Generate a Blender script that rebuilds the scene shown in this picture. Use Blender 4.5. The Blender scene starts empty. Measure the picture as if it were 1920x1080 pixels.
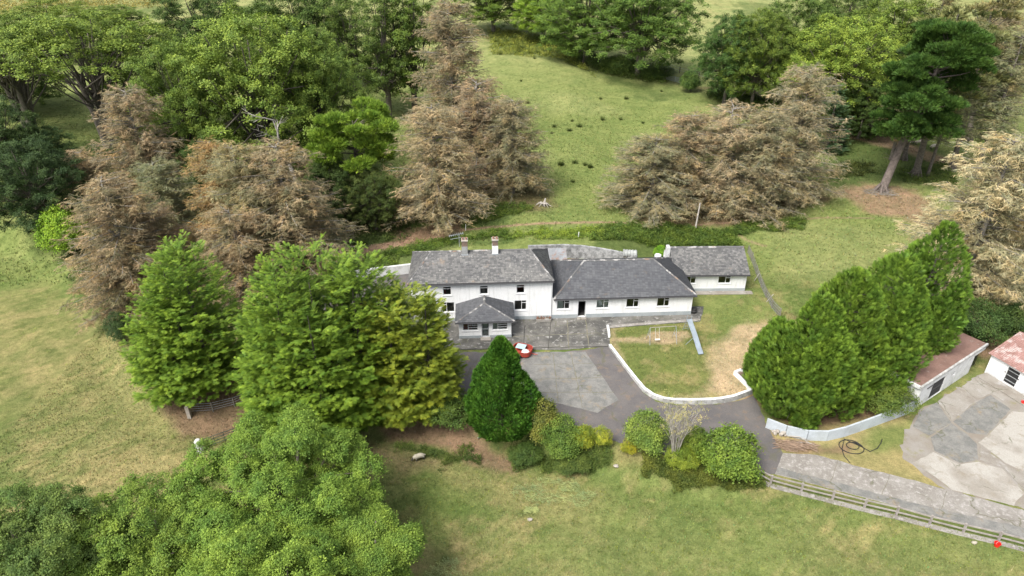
import bpy, bmesh, math, random
import numpy as np
from mathutils import Vector, Matrix
from mathutils.geometry import tessellate_polygon
R = math.radians
rng = np.random.default_rng(7)
random.seed(7)
scn = bpy.context.scene
COL = scn.collection

# ------------------------------------------------------------------ camera, sky, sun, exposure
CAM_H, PITCH, FPX = 40.0, 30.0, 1280.0
cd = bpy.data.cameras.new('camera'); cam = bpy.data.objects.new('camera', cd); COL.objects.link(cam)
cam.location = (0, 0, CAM_H); cam.rotation_euler = (R(90 - PITCH), 0, 0)
cd.sensor_width = 36; cd.lens = 24; cd.clip_end = 9000; cd.clip_start = 0.5
scn.camera = cam
SUN_EL, SUN_AZ = 54.0, 222.0            # azimuth measured clockwise from +Y
w = bpy.data.worlds.new('World'); scn.world = w; w.use_nodes = True
nt = w.node_tree; bg = nt.nodes['Background']
sky = nt.nodes.new('ShaderNodeTexSky'); sky.sky_type = 'NISHITA'; sky.sun_disc = False
sky.sun_elevation = R(SUN_EL); sky.sun_rotation = R(SUN_AZ); sky.air_density = 1.0; sky.dust_density = 3.0; sky.ozone_density = 1.0
hs = nt.nodes.new('ShaderNodeHueSaturation'); hs.inputs['Saturation'].default_value = 0.35   # thin white overcast
nt.links.new(sky.outputs[0], hs.inputs['Color']); nt.links.new(hs.outputs[0], bg.inputs[0])
bg.inputs[1].default_value = 0.125
sd = bpy.data.lights.new('sun', 'SUN'); so = bpy.data.objects.new('sun', sd); COL.objects.link(so)
sd.energy = 2.4; sd.angle = R(26); sd.color = (1, 0.95, 0.87)
so.rotation_euler = (R(90 - SUN_EL), 0, R(180 - SUN_AZ))
so.location = (0, 0, 80)
vs = scn.view_settings; vs.view_transform = 'Standard'; vs.look = 'None'; vs.gamma = 1; vs.exposure = 1.0
vs.use_curve_mapping = False

# ------------------------------------------------------------------ pixel <-> ground
_c, _s = math.cos(R(PITCH)), math.sin(R(PITCH))
def ray(px, py):
    a = (px - 960) / FPX; b = (540 - py) / FPX
    return a, _c + b * _s, -_s + b * _c
def P(px, py, z=0.0):
    dx, dy, dz = ray(px, py)
    t = (z - CAM_H) / dz
    return Vector((dx * t, dy * t, z))
def top_z(p, py):                       # height above z=0 that projects to row py above ground point p
    b = (540 - py) / FPX
    dy, dz = _c + b * _s, -_s + b * _c
    return CAM_H + p.y / dy * dz
def mpp(p):                             # metres per reference pixel at a point
    return (p.y * _c + (CAM_H - p.z) * _s) / FPX

# ------------------------------------------------------------------ numpy noise / geometry
_perm = rng.random((256, 256))
def vnoise(x, y):
    xi = np.floor(x).astype(int); yi = np.floor(y).astype(int)
    fx = x - xi; fy = y - yi; fx = fx * fx * (3 - 2 * fx); fy = fy * fy * (3 - 2 * fy)
    g = lambda a, b: _perm[a & 255, b & 255]
    return (g(xi, yi) * (1 - fx) + g(xi + 1, yi) * fx) * (1 - fy) + (g(xi, yi + 1) * (1 - fx) + g(xi + 1, yi + 1) * fx) * fy
def fbm(x, y, s=1.0, o=4):
    v = 0; a = .5; t = 0
    for i in range(o):
        v = v + a * vnoise(x * s + 17.3 * i, y * s + 9.1 * i); t += a; s *= 2.03; a *= .55
    return v / t
def sstep(a, b, x):
    t = np.clip((x - a) / (b - a), 0, 1); return t * t * (3 - 2 * t)
def seg_dist(x, y, pts, closed):
    d = np.full(x.shape, 1e9); n = len(pts)
    for i in range(n if closed else n - 1):
        ax, ay = pts[i]; bx, by = pts[(i + 1) % n]
        vx, vy = bx - ax, by - ay; L = vx * vx + vy * vy + 1e-12
        t = np.clip(((x - ax) * vx + (y - ay) * vy) / L, 0, 1)
        d = np.minimum(d, np.hypot(x - ax - t * vx, y - ay - t * vy))
    return d
def inside(x, y, pts):
    r = np.zeros(x.shape, bool); n = len(pts)
    for i in range(n):
        ax, ay = pts[i]; bx, by = pts[(i + 1) % n]
        c = ((ay > y) != (by > y)) & (x < (bx - ax) * (y - ay) / (by - ay + 1e-12) + ax)
        r ^= c
    return r
def sdist(x, y, pts):                   # negative inside
    x = np.asarray(x, float); y = np.asarray(y, float)
    d = seg_dist(x, y, pts, True); return np.where(inside(x, y, pts), -d, d)
def W(pp, z=0.0): return [tuple(P(a, b, z))[:2] for a, b in pp]

# ------------------------------------------------------------------ terrain height
PLATEAU = W([(2400, 1160), (1920, 1032), (1700, 972), (1430, 900), (1300, 872), (1160, 836), (1000, 792), (830, 764), (640, 762),
             (480, 737), (340, 762), (235, 650), (200, 560), (120, 470), (-100, 400)]) + [(-150, 120), (-2000, 300), (-4000, 4000), (4000, 4000), (4000, 30)]
BANK = W([(1462, 585), (1440, 535), (1404, 456), (1330, 452), (1248, 458)]) + [(14.0, 75.2), (10.5, 76.4), (4, 77.3), (-4, 76), (-10.8, 74.2), (-17, 73.5), (-24, 72), (-32, 66)] + \
       [(-60, 80), (-2000, 400), (-3000, 4000), (4000, 4000), (300, 90)] + W([(1950, 600), (1700, 600), (1560, 590)])
LAWNWALL_PX = [(1143, 650), (1162, 676), (1184, 705), (1206, 733), (1231, 751), (1265, 756), (1300, 757), (1344, 756), (1378, 750), (1409, 738)]
LAWN = W([(1140, 612), (1143, 650), (1164, 676), (1186, 704), (1208, 731), (1232, 748), (1266, 753), (1300, 754), (1344, 753), (1377, 747), (1409, 735),
          (1440, 700), (1520, 640), (1490, 590), (1462, 585), (1440, 560), (1400, 556), (1312, 592), (1312, 604), (1240, 611)])
YARD = W([(1468, 890), (1300, 862), (1165, 826), (1000, 782), (830, 755), (640, 752), (560, 700), (520, 600), (600, 540), (700, 505), (1000, 470), (1300, 462), (1400, 470),
          (1400, 552), (1320, 600), (1140, 612), (1143, 650), (1200, 730), (1265, 760), (1409, 745), (1700, 790), (1840, 690), (1990, 620), (2300, 800), (2200, 1090), (1920, 1020), (1452, 895)])
def hgt(x, y):
    x = np.asarray(x, float); y = np.asarray(y, float)
    d = sdist(x, y, PLATEAU)
    amp = 1.15 - .8 * sstep(14, 20, x)
    h = -amp * sstep(.1, 3.2, d)
    b = -sdist(x, y, BANK)
    ba = 1.25 - 1.0 * sstep(12, 24, x)
    wide = np.where((x > -14) & (x < 13), .5, 2.6)
    h = h + ba * sstep(0, 1, b / wide)
    l = -sdist(x, y, LAWN)
    dp = seg_dist(x, y, W([(1140, 612), (1240, 611), (1312, 604), (1312, 592)]), False)
    h = h + .36 * sstep(.02, .35, l) * sstep(.2, 5, dp) * (1 - sstep(24, 30, y * 0 + seg_dist(x, y, W([(1231, 751)]) * 2, False)))
    yd = sdist(x, y, YARD)
    far = sstep(90, 320, y)
    h = h + sstep(.5, 6, yd) * ((fbm(x, y, .09, 3) - .5) * 1.0 + (fbm(x + 40, y, .6, 2) - .5) * .16) * (1 - sstep(-6, -1, -np.abs(l) - 0) * 0)
    h = h + far * 5.0
    return h
def Zat(x, y): return float(hgt(np.array([x]), np.array([y]))[0])
def G(px, py):
    z = 0.0
    for _ in range(7):
        p = P(px, py, z); z = .5 * z + .5 * Zat(p.x, p.y)
    p = P(px, py, z); return Vector((p.x, p.y, Zat(p.x, p.y)))

# ------------------------------------------------------------------ materials
def new_mat(name):
    m = bpy.data.materials.new(name); m.use_nodes = True
    return m, m.node_tree, m.node_tree.nodes['Principled BSDF']
def N(t, typ, **k):
    n = t.nodes.new(typ)
    for a, b in k.items(): setattr(n, a, b)
    return n
def noise(t, vec, scale, detail=4, rough=.6):
    n = N(t, 'ShaderNodeTexNoise'); n.inputs['Scale'].default_value = scale; n.inputs['Detail'].default_value = detail; n.inputs['Roughness'].default_value = rough
    if vec: t.links.new(vec, n.inputs['Vector'])
    return n.outputs['Fac']
def ramp(t, fac, a, b, ca=(0, 0, 0), cb=(1, 1, 1)):
    r = N(t, 'ShaderNodeValToRGB'); r.color_ramp.elements[0].position = a; r.color_ramp.elements[1].position = b
    r.color_ramp.elements[0].color = (*ca, 1); r.color_ramp.elements[1].color = (*cb, 1)
    t.links.new(fac, r.inputs[0]); return r.outputs[0]
def mix(t, fac, a, b, mode='MIX'):
    m = N(t, 'ShaderNodeMix', data_type='RGBA', blend_type=mode)
    for sock, v in ((m.inputs[0], fac), (m.inputs[6], a), (m.inputs[7], b)):
        if isinstance(v, (int, float)): sock.default_value = v
        elif isinstance(v, tuple): sock.default_value = (*v, 1)
        else: t.links.new(v, sock)
    return m.outputs[2]
def math_n(t, op, a, b=0.0):
    m = N(t, 'ShaderNodeMath', operation=op)
    for s, v in ((m.inputs[0], a), (m.inputs[1], b)):
        if isinstance(v, (int, float)): s.default_value = v
        else: t.links.new(v, s)
    return m.outputs[0]
def pos(t): return N(t, 'ShaderNodeNewGeometry').outputs['Position']
def bump(t, b, fac, strength, dist=.05):
    n = N(t, 'ShaderNodeBump'); n.inputs['Strength'].default_value = strength; n.inputs['Distance'].default_value = dist
    t.links.new(fac, n.inputs['Height']); t.links.new(n.outputs[0], b.inputs['Normal'])
def surf(name, c, c2=None, sc=1.5, lo=.4, hi=.62, c3=None, sc3=6, lo3=.55, hi3=.7, rough=.85, bp=.4, fine=25, metal=0, crack=0, streak=0):
    m, t, b = new_mat(name); v = pos(t)
    col = c
    if c2: col = mix(t, ramp(t, noise(t, v, sc, 6), lo, hi), c, c2)
    if c3: col = mix(t, ramp(t, noise(t, v, sc3, 5, .7), lo3, hi3), col, c3)
    if streak:
        mp = N(t, 'ShaderNodeMapping'); mp.inputs['Scale'].default_value = (3.5, 3.5, .35); t.links.new(v, mp.inputs['Vector'])
        col = mix(t, math_n(t, 'MULTIPLY', ramp(t, noise(t, mp.outputs[0], 1.0, 5, .7), .5, .75), streak), col, (.42, .43, .41))
    f = noise(t, v, fine, 5, .7)
    g = ramp(t, f, .25, .8, (.72, .72, .72), (1.2, 1.2, 1.2))
    col = mix(t, 1.0, col, g, 'MULTIPLY')
    if crack:
        vo = N(t, 'ShaderNodeTexVoronoi', feature='DISTANCE_TO_EDGE'); vo.inputs['Scale'].default_value = crack; vo.inputs['Randomness'].default_value = 1
        dv = N(t, 'ShaderNodeVectorMath', operation='MULTIPLY_ADD'); nn = N(t, 'ShaderNodeTexNoise'); nn.inputs['Scale'].default_value = 1.3; nn.inputs['Detail'].default_value = 5; t.links.new(v, nn.inputs['Vector'])
        t.links.new(nn.outputs['Color'], dv.inputs[0]); dv.inputs[1].default_value = (1.1, 1.1, 1.1); t.links.new(v, dv.inputs[2]); t.links.new(dv.outputs[0], vo.inputs['Vector'])
        ck = ramp(t, vo.outputs['Distance'], .006, .022, (1, 1, 1), (0, 0, 0)); ck = math_n(t, 'MULTIPLY', ck, ramp(t, noise(t, v, .5, 2), .45, .6))
        col = mix(t, math_n(t, 'MULTIPLY', ck, .7), col, (.10, .10, .055))
    t.links.new(col, b.inputs['Base Color']); b.inputs['Roughness'].default_value = rough; b.inputs['Metallic'].default_value = metal
    if bp: bump(t, b, f, bp)
    return m
def foliage(name, tipcol=(1.5, 1.35, .9), trans=.22, rough=.6, green=False):
    m, t, b = new_mat(name); nt_ = t
    oi = N(t, 'ShaderNodeObjectInfo')
    va = N(t, 'ShaderNodeAttribute', attribute_name='var').outputs['Fac']
    ta = N(t, 'ShaderNodeAttribute', attribute_name='tip').outputs['Fac']
    v = pos(t)
    base = oi.outputs['Color']
    if green: base = mix(t, math_n(t, 'MULTIPLY', ramp(t, noise(t, v, .42, 4), .5, .62), .6), base, (.17, .19, .115)); base = mix(t, math_n(t, 'MULTIPLY', ramp(t, noise(t, v, .31, 2), .55, .68), .5), base, (.36, .27, .14))
    tip = mix(t, 1.0, base, tipcol, 'MULTIPLY')  # paler shoot ends; on leaf clusters also the painted lit tops
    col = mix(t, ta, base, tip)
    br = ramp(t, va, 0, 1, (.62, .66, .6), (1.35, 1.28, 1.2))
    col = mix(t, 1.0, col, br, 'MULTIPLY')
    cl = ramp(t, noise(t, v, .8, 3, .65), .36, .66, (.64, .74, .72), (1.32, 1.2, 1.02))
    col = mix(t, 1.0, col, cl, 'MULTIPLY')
    t.links.new(col, b.inputs['Base Color']); b.inputs['Roughness'].default_value = rough
    b.inputs['Specular IOR Level'].default_value = .25
    tr = N(t, 'ShaderNodeBsdfTranslucent'); t.links.new(col, tr.inputs['Color'])
    mx = N(t, 'ShaderNodeMixShader'); mx.inputs[0].default_value = trans
    t.links.new(b.outputs[0], mx.inputs[1]); t.links.new(tr.outputs[0], mx.inputs[2])
    t.links.new(mx.outputs[0], t.nodes['Material Output'].inputs['Surface'])
    return m
M = {}
M['leaf'] = foliage('broadleaf_foliage', (1.65, 1.5, 1.05))
M['darkbark'] = surf('dark_bark', (.05, .042, .034), (.08, .07, .055), 3, rough=.95, bp=.9, fine=9)
M['frond'] = foliage('cypress_foliage', (2.1, 1.85, 1.1), .25)
M['thuja'] = foliage('thuja_foliage', (1.6, 1.6, 1.0), .2)
M['dead'] = foliage('brown_needles', (1.5, 1.45, 1.35), .2, .9, green=True)
M['pine'] = foliage('pine_needles', (1.4, 1.5, 1.1), .15)
M['bark'] = surf('bark', (.10, .085, .068), (.16, .14, .115), 3, rough=.95, bp=.9, fine=9)
M['bark_pale'] = surf('pale_bark', (.28, .26, .23), (.18, .165, .14), 3, rough=.95, bp=.8, fine=9)
M['brushwood'] = surf('brushwood', (.34, .24, .17), (.24, .17, .12), 4, bp=0)
M['pinebark'] = surf('pine_bark', (.20, .165, .145), (.12, .10, .09), 2.5, rough=.95, bp=.9, fine=7)
M['deadwood'] = surf('dead_wood', (.45, .42, .38), (.3, .27, .24), 3, rough=.9, bp=.6)
M['white'] = surf('white_render', (.84, .85, .86), (.78, .79, .79), .8, .45, .75, (.55, .55, .53), 2.6, .68, .86, .8, .25, 30, streak=.45)
M['whiteold'] = surf('stained_white_render', (.66, .67, .67), (.45, .45, .44), 1.2, .45, .7, (.24, .24, .23), 3.5, .58, .8, .9, .4, 30)
M['plinth'] = surf('grey_plinth_paint', (.32, .36, .38), (.40, .43, .44), 1.0, c3=(.2, .21, .2), sc3=4, lo3=.6, hi3=.8)
M['trim'] = surf('white_frame_paint', (.72, .73, .74), rough=.5, bp=0)
M['greytrim'] = surf('grey_frame_paint', (.30, .32, .33), rough=.5, bp=0)
M['black'] = surf('black_paint', (.02, .02, .022), rough=.6, bp=0)
M['fascia'] = surf('dark_fascia', (.06, .06, .065), rough=.6, bp=0)
M['inside'] = surf('dim_interior', (.10, .095, .09), (.05, .05, .05), 1.2, bp=0)
M['underlay'] = surf('roof_underlay', (.05, .05, .055), bp=0)
M['concrete'] = surf('pale_concrete', (.30, .28, .25), (.235, .21, .18), .4, .42, .58, (.38, .37, .36), .7, .54, .68, .9, .5, 14, crack=0.35)
M['concrete_white'] = surf('washed_concrete', (.38, .36, .325), (.28, .255, .22), .3, .44, .6, (.25, .215, .165), .9, .54, .7, .9, .4, 14, crack=0.3)
M['road'] = surf('worn_road_concrete', (.28, .262, .238), (.215, .197, .175), .4, .4, .6, (.37, .35, .33), 2.4, .5, .64, .95, .7, 10, crack=0.3)
M['patio'] = surf('dirty_concrete', (.165, .158, .143), (.08, .078, .072), .45, .42, .58, (.33, .32, .30), 1.7, .56, .66, .95, .6, 9, crack=0.4)
M['yardbase'] = surf('gritty_yard_base', (.23, .20, .165), (.28, .26, .235), .6, c3=(.22, .21, .10), sc3=.8, lo3=.55, hi3=.7)
M['slab'] = surf('grey_tarmac_patch', (.225, .22, .205), (.165, .165, .155), 1.1, .42, .58, (.27, .21, .135), .8, .56, .75, .95, .7, 8, crack=0.35)
M['asphalt'] = surf('purple_grey_asphalt', (.108, .101, .101), (.145, .132, .126), .35, .4, .62, (.20, .15, .11), 1.0, .54, .72, .93, .6, 14, crack=0.16)
M['rust'] = surf('rusty_roof', (.225, .135, .11), (.17, .10, .08), .9, .4, .6, (.34, .28, .25), 1.8, .6, .74, .85, .4, 12)
M['rustbarn'] = surf('faded_red_sheet', (.33, .19, .17), (.25, .14, .12), 1.4, .4, .6, (.44, .36, .34), 1.3, .52, .62, .8, .2, 12)
M['rustmetal'] = surf('rusty_metal', (.30, .14, .08), (.2, .1, .06), 3, bp=.3)
M['corr'] = surf('galvanised_sheet', (.36, .385, .41), (.28, .29, .30), .9, c3=(.30, .20, .16), sc3=1.6, lo3=.5, hi3=.62, rough=.5, bp=.1, metal=.2)
M['tankmetal'] = surf('weathered_tank', (.40, .42, .41), (.28, .29, .28), 2, rough=.6, bp=0)
M['stainedwall'] = surf('stained_wall', (.55, .55, .54), (.36, .36, .35), 1.6, .42, .6, (.2, .2, .19), 3.5, .52, .7, .9, .4, 30)
M['greystack'] = surf('grey_render', (.36, .37, .37), (.26, .26, .26), 2)
M['galv'] = surf('galvanised_metal', (.42, .45, .48), (.34, .37, .4), 3, rough=.45, bp=0, metal=.2)
M['bluemetal'] = surf('pale_blue_metal', (.29, .34, .39), (.24, .28, .32), 2, rough=.45, bp=0)
M['brick'] = surf('brown_brick', (.22, .15, .115), (.13, .11, .10), 3)
M['terracotta'] = surf('terracotta', (.38, .2, .13), (.26, .18, .15), 3)
M['wood'] = surf('grey_wood', (.26, .24, .21), (.18, .165, .145), 2)
M['red'] = surf('red_paint', (.42, .05, .03), (.30, .06, .04), 2, bp=0)
M['redplastic'] = surf('bright_red_plastic', (.75, .02, .015), rough=.4, bp=0)
M['bluesheet'] = surf('pale_blue_sheet', (.42, .58, .62), rough=.5, bp=0)
M['whiteplastic'] = surf('white_plastic', (.75, .75, .74), rough=.5, bp=0)
M['blackrubber'] = surf('black_rubber', (.02, .02, .02), rough=.7, bp=0)
M['curtain'] = surf('pale_curtain', (.55, .55, .52), rough=.9, bp=0)
M['redcurtain'] = surf('dark_red_curtain', (.22, .02, .03), rough=.9, bp=0)
M['soil'] = surf('brown_soil', (.17, .115, .085), (.11, .08, .06), 2)
M['stone'] = surf('pale_stone', (.42, .38, .33), (.3, .27, .24), 4)
M['wool'] = surf('cream_wool', (.50, .46, .37), (.42, .38, .3), 6, rough=1, bp=.8, fine=30)
M['sheepface'] = surf('dark_sheep_face', (.05, .045, .04), bp=0)
M['greenpaint'] = surf('dark_green_paint', (.035, .06, .05), bp=0)
# glass: reflects the sky by fresnel, otherwise lets the dark room show
m, t, b = new_mat('window_glass'); M['glass'] = m
fr = N(t, 'ShaderNodeFresnel'); fr.inputs[0].default_value = 1.5
tp = N(t, 'ShaderNodeBsdfTransparent'); tp.inputs[0].default_value = (.8, .85, .84, 1); gl = N(t, 'ShaderNodeBsdfGlossy'); gl.inputs['Roughness'].default_value = .05
mx = N(t, 'ShaderNodeMixShader'); t.links.new(fr.outputs[0], mx.inputs[0]); t.links.new(tp.outputs[0], mx.inputs[1]); t.links.new(gl.outputs[0], mx.inputs[2])
t.links.new(mx.outputs[0], t.nodes['Material Output'].inputs['Surface'])
# slates: per-slate tone + lichen
def slate_mat(name, a, b_, lich, lo, hi):
    m, t, b = new_mat(name); v = pos(t)
    va = N(t, 'ShaderNodeAttribute', attribute_name='var').outputs['Fac']
    col = mix(t, ramp(t, va, .1, .9), a, b_)
    col = mix(t, ramp(t, noise(t, v, 3.2, 6, .75), lo, hi), col, lich)
    col = mix(t, math_n(t, 'MULTIPLY', ramp(t, noise(t, v, .9, 4), .64, .76), .6), col, tuple(x * y for x, y in zip(lich, (.9, .68, .5))))
    col = mix(t, 1.0, col, ramp(t, noise(t, v, .5, 3), .3, .7, (.8, .8, .82), (1.15, 1.13, 1.1)), 'MULTIPLY')
    t.links.new(col, b.inputs['Base Color']); b.inputs['Roughness'].default_value = .7
    bump(t, b, noise(t, v, 30, 4), .3, .02)
    return m
M['slate'] = slate_mat('weathered_slate', (.088, .09, .093), (.17, .169, .166), (.33, .325, .315), .56, .68)
M['slate_dark'] = slate_mat('dark_slate', (.072, .076, .086), (.105, .11, .12), (.20, .20, .20), .62, .76)
# anything coloured by its own 'Col' attribute: ground and grass
def ground_mat(name, grass=False):
    m, t, b = new_mat(name); v = pos(t)
    c = N(t, 'ShaderNodeVertexColor', layer_name='Col').outputs['Color']
    if not grass:
        n1 = ramp(t, noise(t, v, .28, 6, .65), .32, .7, (.78, .84, .78), (1.25, 1.15, 1.2))
        n2 = ramp(t, noise(t, v, 1.7, 6, .72), .3, .72, (.68, .72, .66), (1.34, 1.28, 1.3))
        n3 = ramp(t, noise(t, v, 9, 4, .75), .25, .78, (.6, .62, .6), (1.35, 1.33, 1.3))
        for n_ in (n1, n2, n3): c = mix(t, 1.0, c, n_, 'MULTIPLY')
        bump(t, b, noise(t, v, 5, 6, .8), .8, .12)
    t.links.new(c, b.inputs['Base Color']); b.inputs['Roughness'].default_value = .95; b.inputs['Specular IOR Level'].default_value = .1
    return m
M['ground'] = ground_mat('ground'); M['grass'] = ground_mat('grass', True)

# ------------------------------------------------------------------ object helpers
def tag(o, label=None, cat=None, group=None, kind=None):
    if label: o['label'] = label
    if cat: o['category'] = cat
    if group: o['group'] = group
    if kind: o['kind'] = kind
    return o
def empty(name, loc=(0, 0, 0), rz=0.0, label=None, cat=None, group=None):
    o = bpy.data.objects.new(name, None); COL.objects.link(o); o.location = loc; o.rotation_euler = (0, 0, rz)
    o.empty_display_size = .2
    return tag(o, label, cat, group)
class MB:
    def __init__(s): s.v = []; s.f = []
    def add(s, vs_, fs): 
        n = len(s.v); s.v += [tuple(x) for x in vs_]; s.f += [tuple(i + n for i in f) for f in fs]; return s
    def box(s, x0, x1, y0, y1, z0, z1, m=None):
        vs_ = [Vector((x, y, z)) for z in (z0, z1) for y in (y0, y1) for x in (x0, x1)]
        if m: vs_ = [m @ q for q in vs_]
        return s.add(vs_, [(0, 2, 3, 1), (4, 5, 7, 6), (0, 1, 5, 4), (2, 6, 7, 3), (0, 4, 6, 2), (1, 3, 7, 5)])
    def bar(s, a, b, w_, h=None, up=(0, 0, 1)):
        a = Vector(a); b = Vector(b); h = h or w_; d = (b - a).normalized(); u = Vector(up)
        if abs(d.dot(u)) > .98: u = Vector((1, 0, 0))
        x = d.cross(u).normalized() * w_ / 2; z = x.cross(d).normalized() * h / 2
        vs_ = [p + i * x + j * z for p in (a, b) for i, j in ((-1, -1), (1, -1), (1, 1), (-1, 1))]
        return s.add(vs_, [(0, 1, 2, 3)[::-1], (4, 5, 6, 7), (0, 1, 5, 4), (1, 2, 6, 5), (2, 3, 7, 6), (3, 0, 4, 7)])
    def tube(s, pts, rad, n=6, cap=True):
        pts = [Vector(p) for p in pts]
        if not hasattr(rad, '__len__'): rad = [rad] * len(pts)
        rings = []; prev = Vector((1, 0, 0))
        base = len(s.v)
        for i, p in enumerate(pts):
            d = (pts[min(i + 1, len(pts) - 1)] - pts[max(i - 1, 0)])
            d = d.normalized() if d.length > 1e-9 else Vector((0, 0, 1))
            x = prev - d * prev.dot(d)
            if x.length < .1: x = d.orthogonal()
            x.normalize(); prev = x; y = d.cross(x)
            for k in range(n):
                a = 2 * math.pi * k / n
                s.v.append(tuple(p + (x * math.cos(a) + y * math.sin(a)) * rad[i]))
        for i in range(len(pts) - 1):
            for k in range(n):
                a = base + i * n + k; b = base + i * n + (k + 1) % n
                s.f.append((a, b, b + n, a + n))
        if cap:
            s.f.append(tuple(base + k for k in range(n))[::-1]); s.f.append(tuple(base + (len(pts) - 1) * n + k for k in range(n)))
        return s
    def lathe(s, prof, n=16, c=(0, 0, 0), sx=1, sy=1):
        base = len(s.v)
        for r_, z in prof:
            for k in range(n):
                a = 2 * math.pi * k / n; s.v.append((c[0] + sx * r_ * math.cos(a), c[1] + sy * r_ * math.sin(a), c[2] + z))
        for i in range(len(prof) - 1):
            for k in range(n):
                a = base + i * n + k; b = base + i * n + (k + 1) % n; s.f.append((a, b, b + n, a + n))
        return s
    def prism(s, pts, z0, z1):
        n = len(pts); b = len(s.v)
        s.v += [(p[0], p[1], z0) for p in pts] + [(p[0], p[1], z1) for p in pts]
        tr = tessellate_polygon([[Vector((p[0], p[1], 0)) for p in pts]])
        ar = sum(pts[i][0] * pts[(i + 1) % n][1] - pts[(i + 1) % n][0] * pts[i][1] for i in range(n))
        for q in tr:
            a_, b_, c_ = [Vector(pts[i]).to_2d() for i in q]
            if (b_ - a_).cross(c_ - a_) < 0: q = q[::-1]
            s.f.append(tuple(b + n + i for i in q)); s.f.append(tuple(b + i for i in q[::-1]))
        for i in range(n):
            j = (i + 1) % n; f = (b + i, b + j, b + n + j, b + n + i); s.f.append(f if ar > 0 else f[::-1])
        return s
    def build(s, name, mat, parent=None, smooth=False, mw=None):
        me = bpy.data.meshes.new(name); me.from_pydata(s.v, [], s.f); me.materials.append(M[mat] if isinstance(mat, str) else mat)
        if smooth: me.polygons.foreach_set('use_smooth', [True] * len(me.polygons))
        me.update()
        o = bpy.data.objects.new(name, me); COL.objects.link(o)
        if parent: o.parent = parent
        if mw is not None: o.matrix_local = mw
        return o
def np_mesh(name, V, F, mat, attrs=None, cols=None, parent=None, smooth=False):
    me = bpy.data.meshes.new(name); k = F.shape[1]
    me.vertices.add(len(V)); me.vertices.foreach_set('co', np.ascontiguousarray(V, np.float32).ravel())
    me.loops.add(F.size); me.loops.foreach_set('vertex_index', np.ascontiguousarray(F, np.int32).ravel())
    me.polygons.add(len(F)); me.polygons.foreach_set('loop_start', np.arange(0, F.size, k, dtype=np.int32))
    if smooth: me.polygons.foreach_set('use_smooth', np.ones(len(F), bool))
    me.update(calc_edges=True)
    for a, d in (attrs or {}).items():
        me.attributes.new(a, 'FLOAT', 'POINT').data.foreach_set('value', np.ascontiguousarray(d, np.float32))
    if cols is not None:
        c = np.ones((len(V), 4), np.float32); c[:, :3] = cols
        me.color_attributes.new('Col', 'FLOAT_COLOR', 'POINT').data.foreach_set('color', c.ravel())
    me.materials.append(M[mat] if isinstance(mat, str) else mat)
    o = bpy.data.objects.new(name, me); COL.objects.link(o)
    if parent: o.parent = parent
    return o

# ------------------------------------------------------------------ ground sheet with its own colours
def axis(segs):
    out = [segs[0][0]]
    for a, b, s0, s1 in segs:
        x = a
        while x < b - 1e-6:
            t = (x - a) / (b - a); st = s0 * (s1 / s0) ** t; x = min(b, x + st); out.append(x)
    return np.array(out)
gx = axis([(-2500, -260, 500, 20), (-260, -52, 18, .6), (-52, 56, .33, .33), (56, 260, .6, 18), (260, 2500, 20, 500)])
gy = axis([(-300, 14, 120, 1), (14, 92, .33, .33), (92, 180, .4, 1.1), (180, 420, 1.2, 8), (420, 3600, 10, 500)])
GX, GY = np.meshgrid(gx, gy); X = GX.ravel(); Y = GY.ravel()
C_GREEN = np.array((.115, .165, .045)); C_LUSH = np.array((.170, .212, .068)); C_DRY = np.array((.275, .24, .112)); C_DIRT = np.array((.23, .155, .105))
C_SAND = np.array((.40, .32, .20)); C_DARK = np.array((.05, .075, .022)); C_OLIVE = np.array((.158, .182, .066)); C_PALE = np.array((.262, .285, .118)); C_PATH = np.array((.30, .21, .145))
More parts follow.
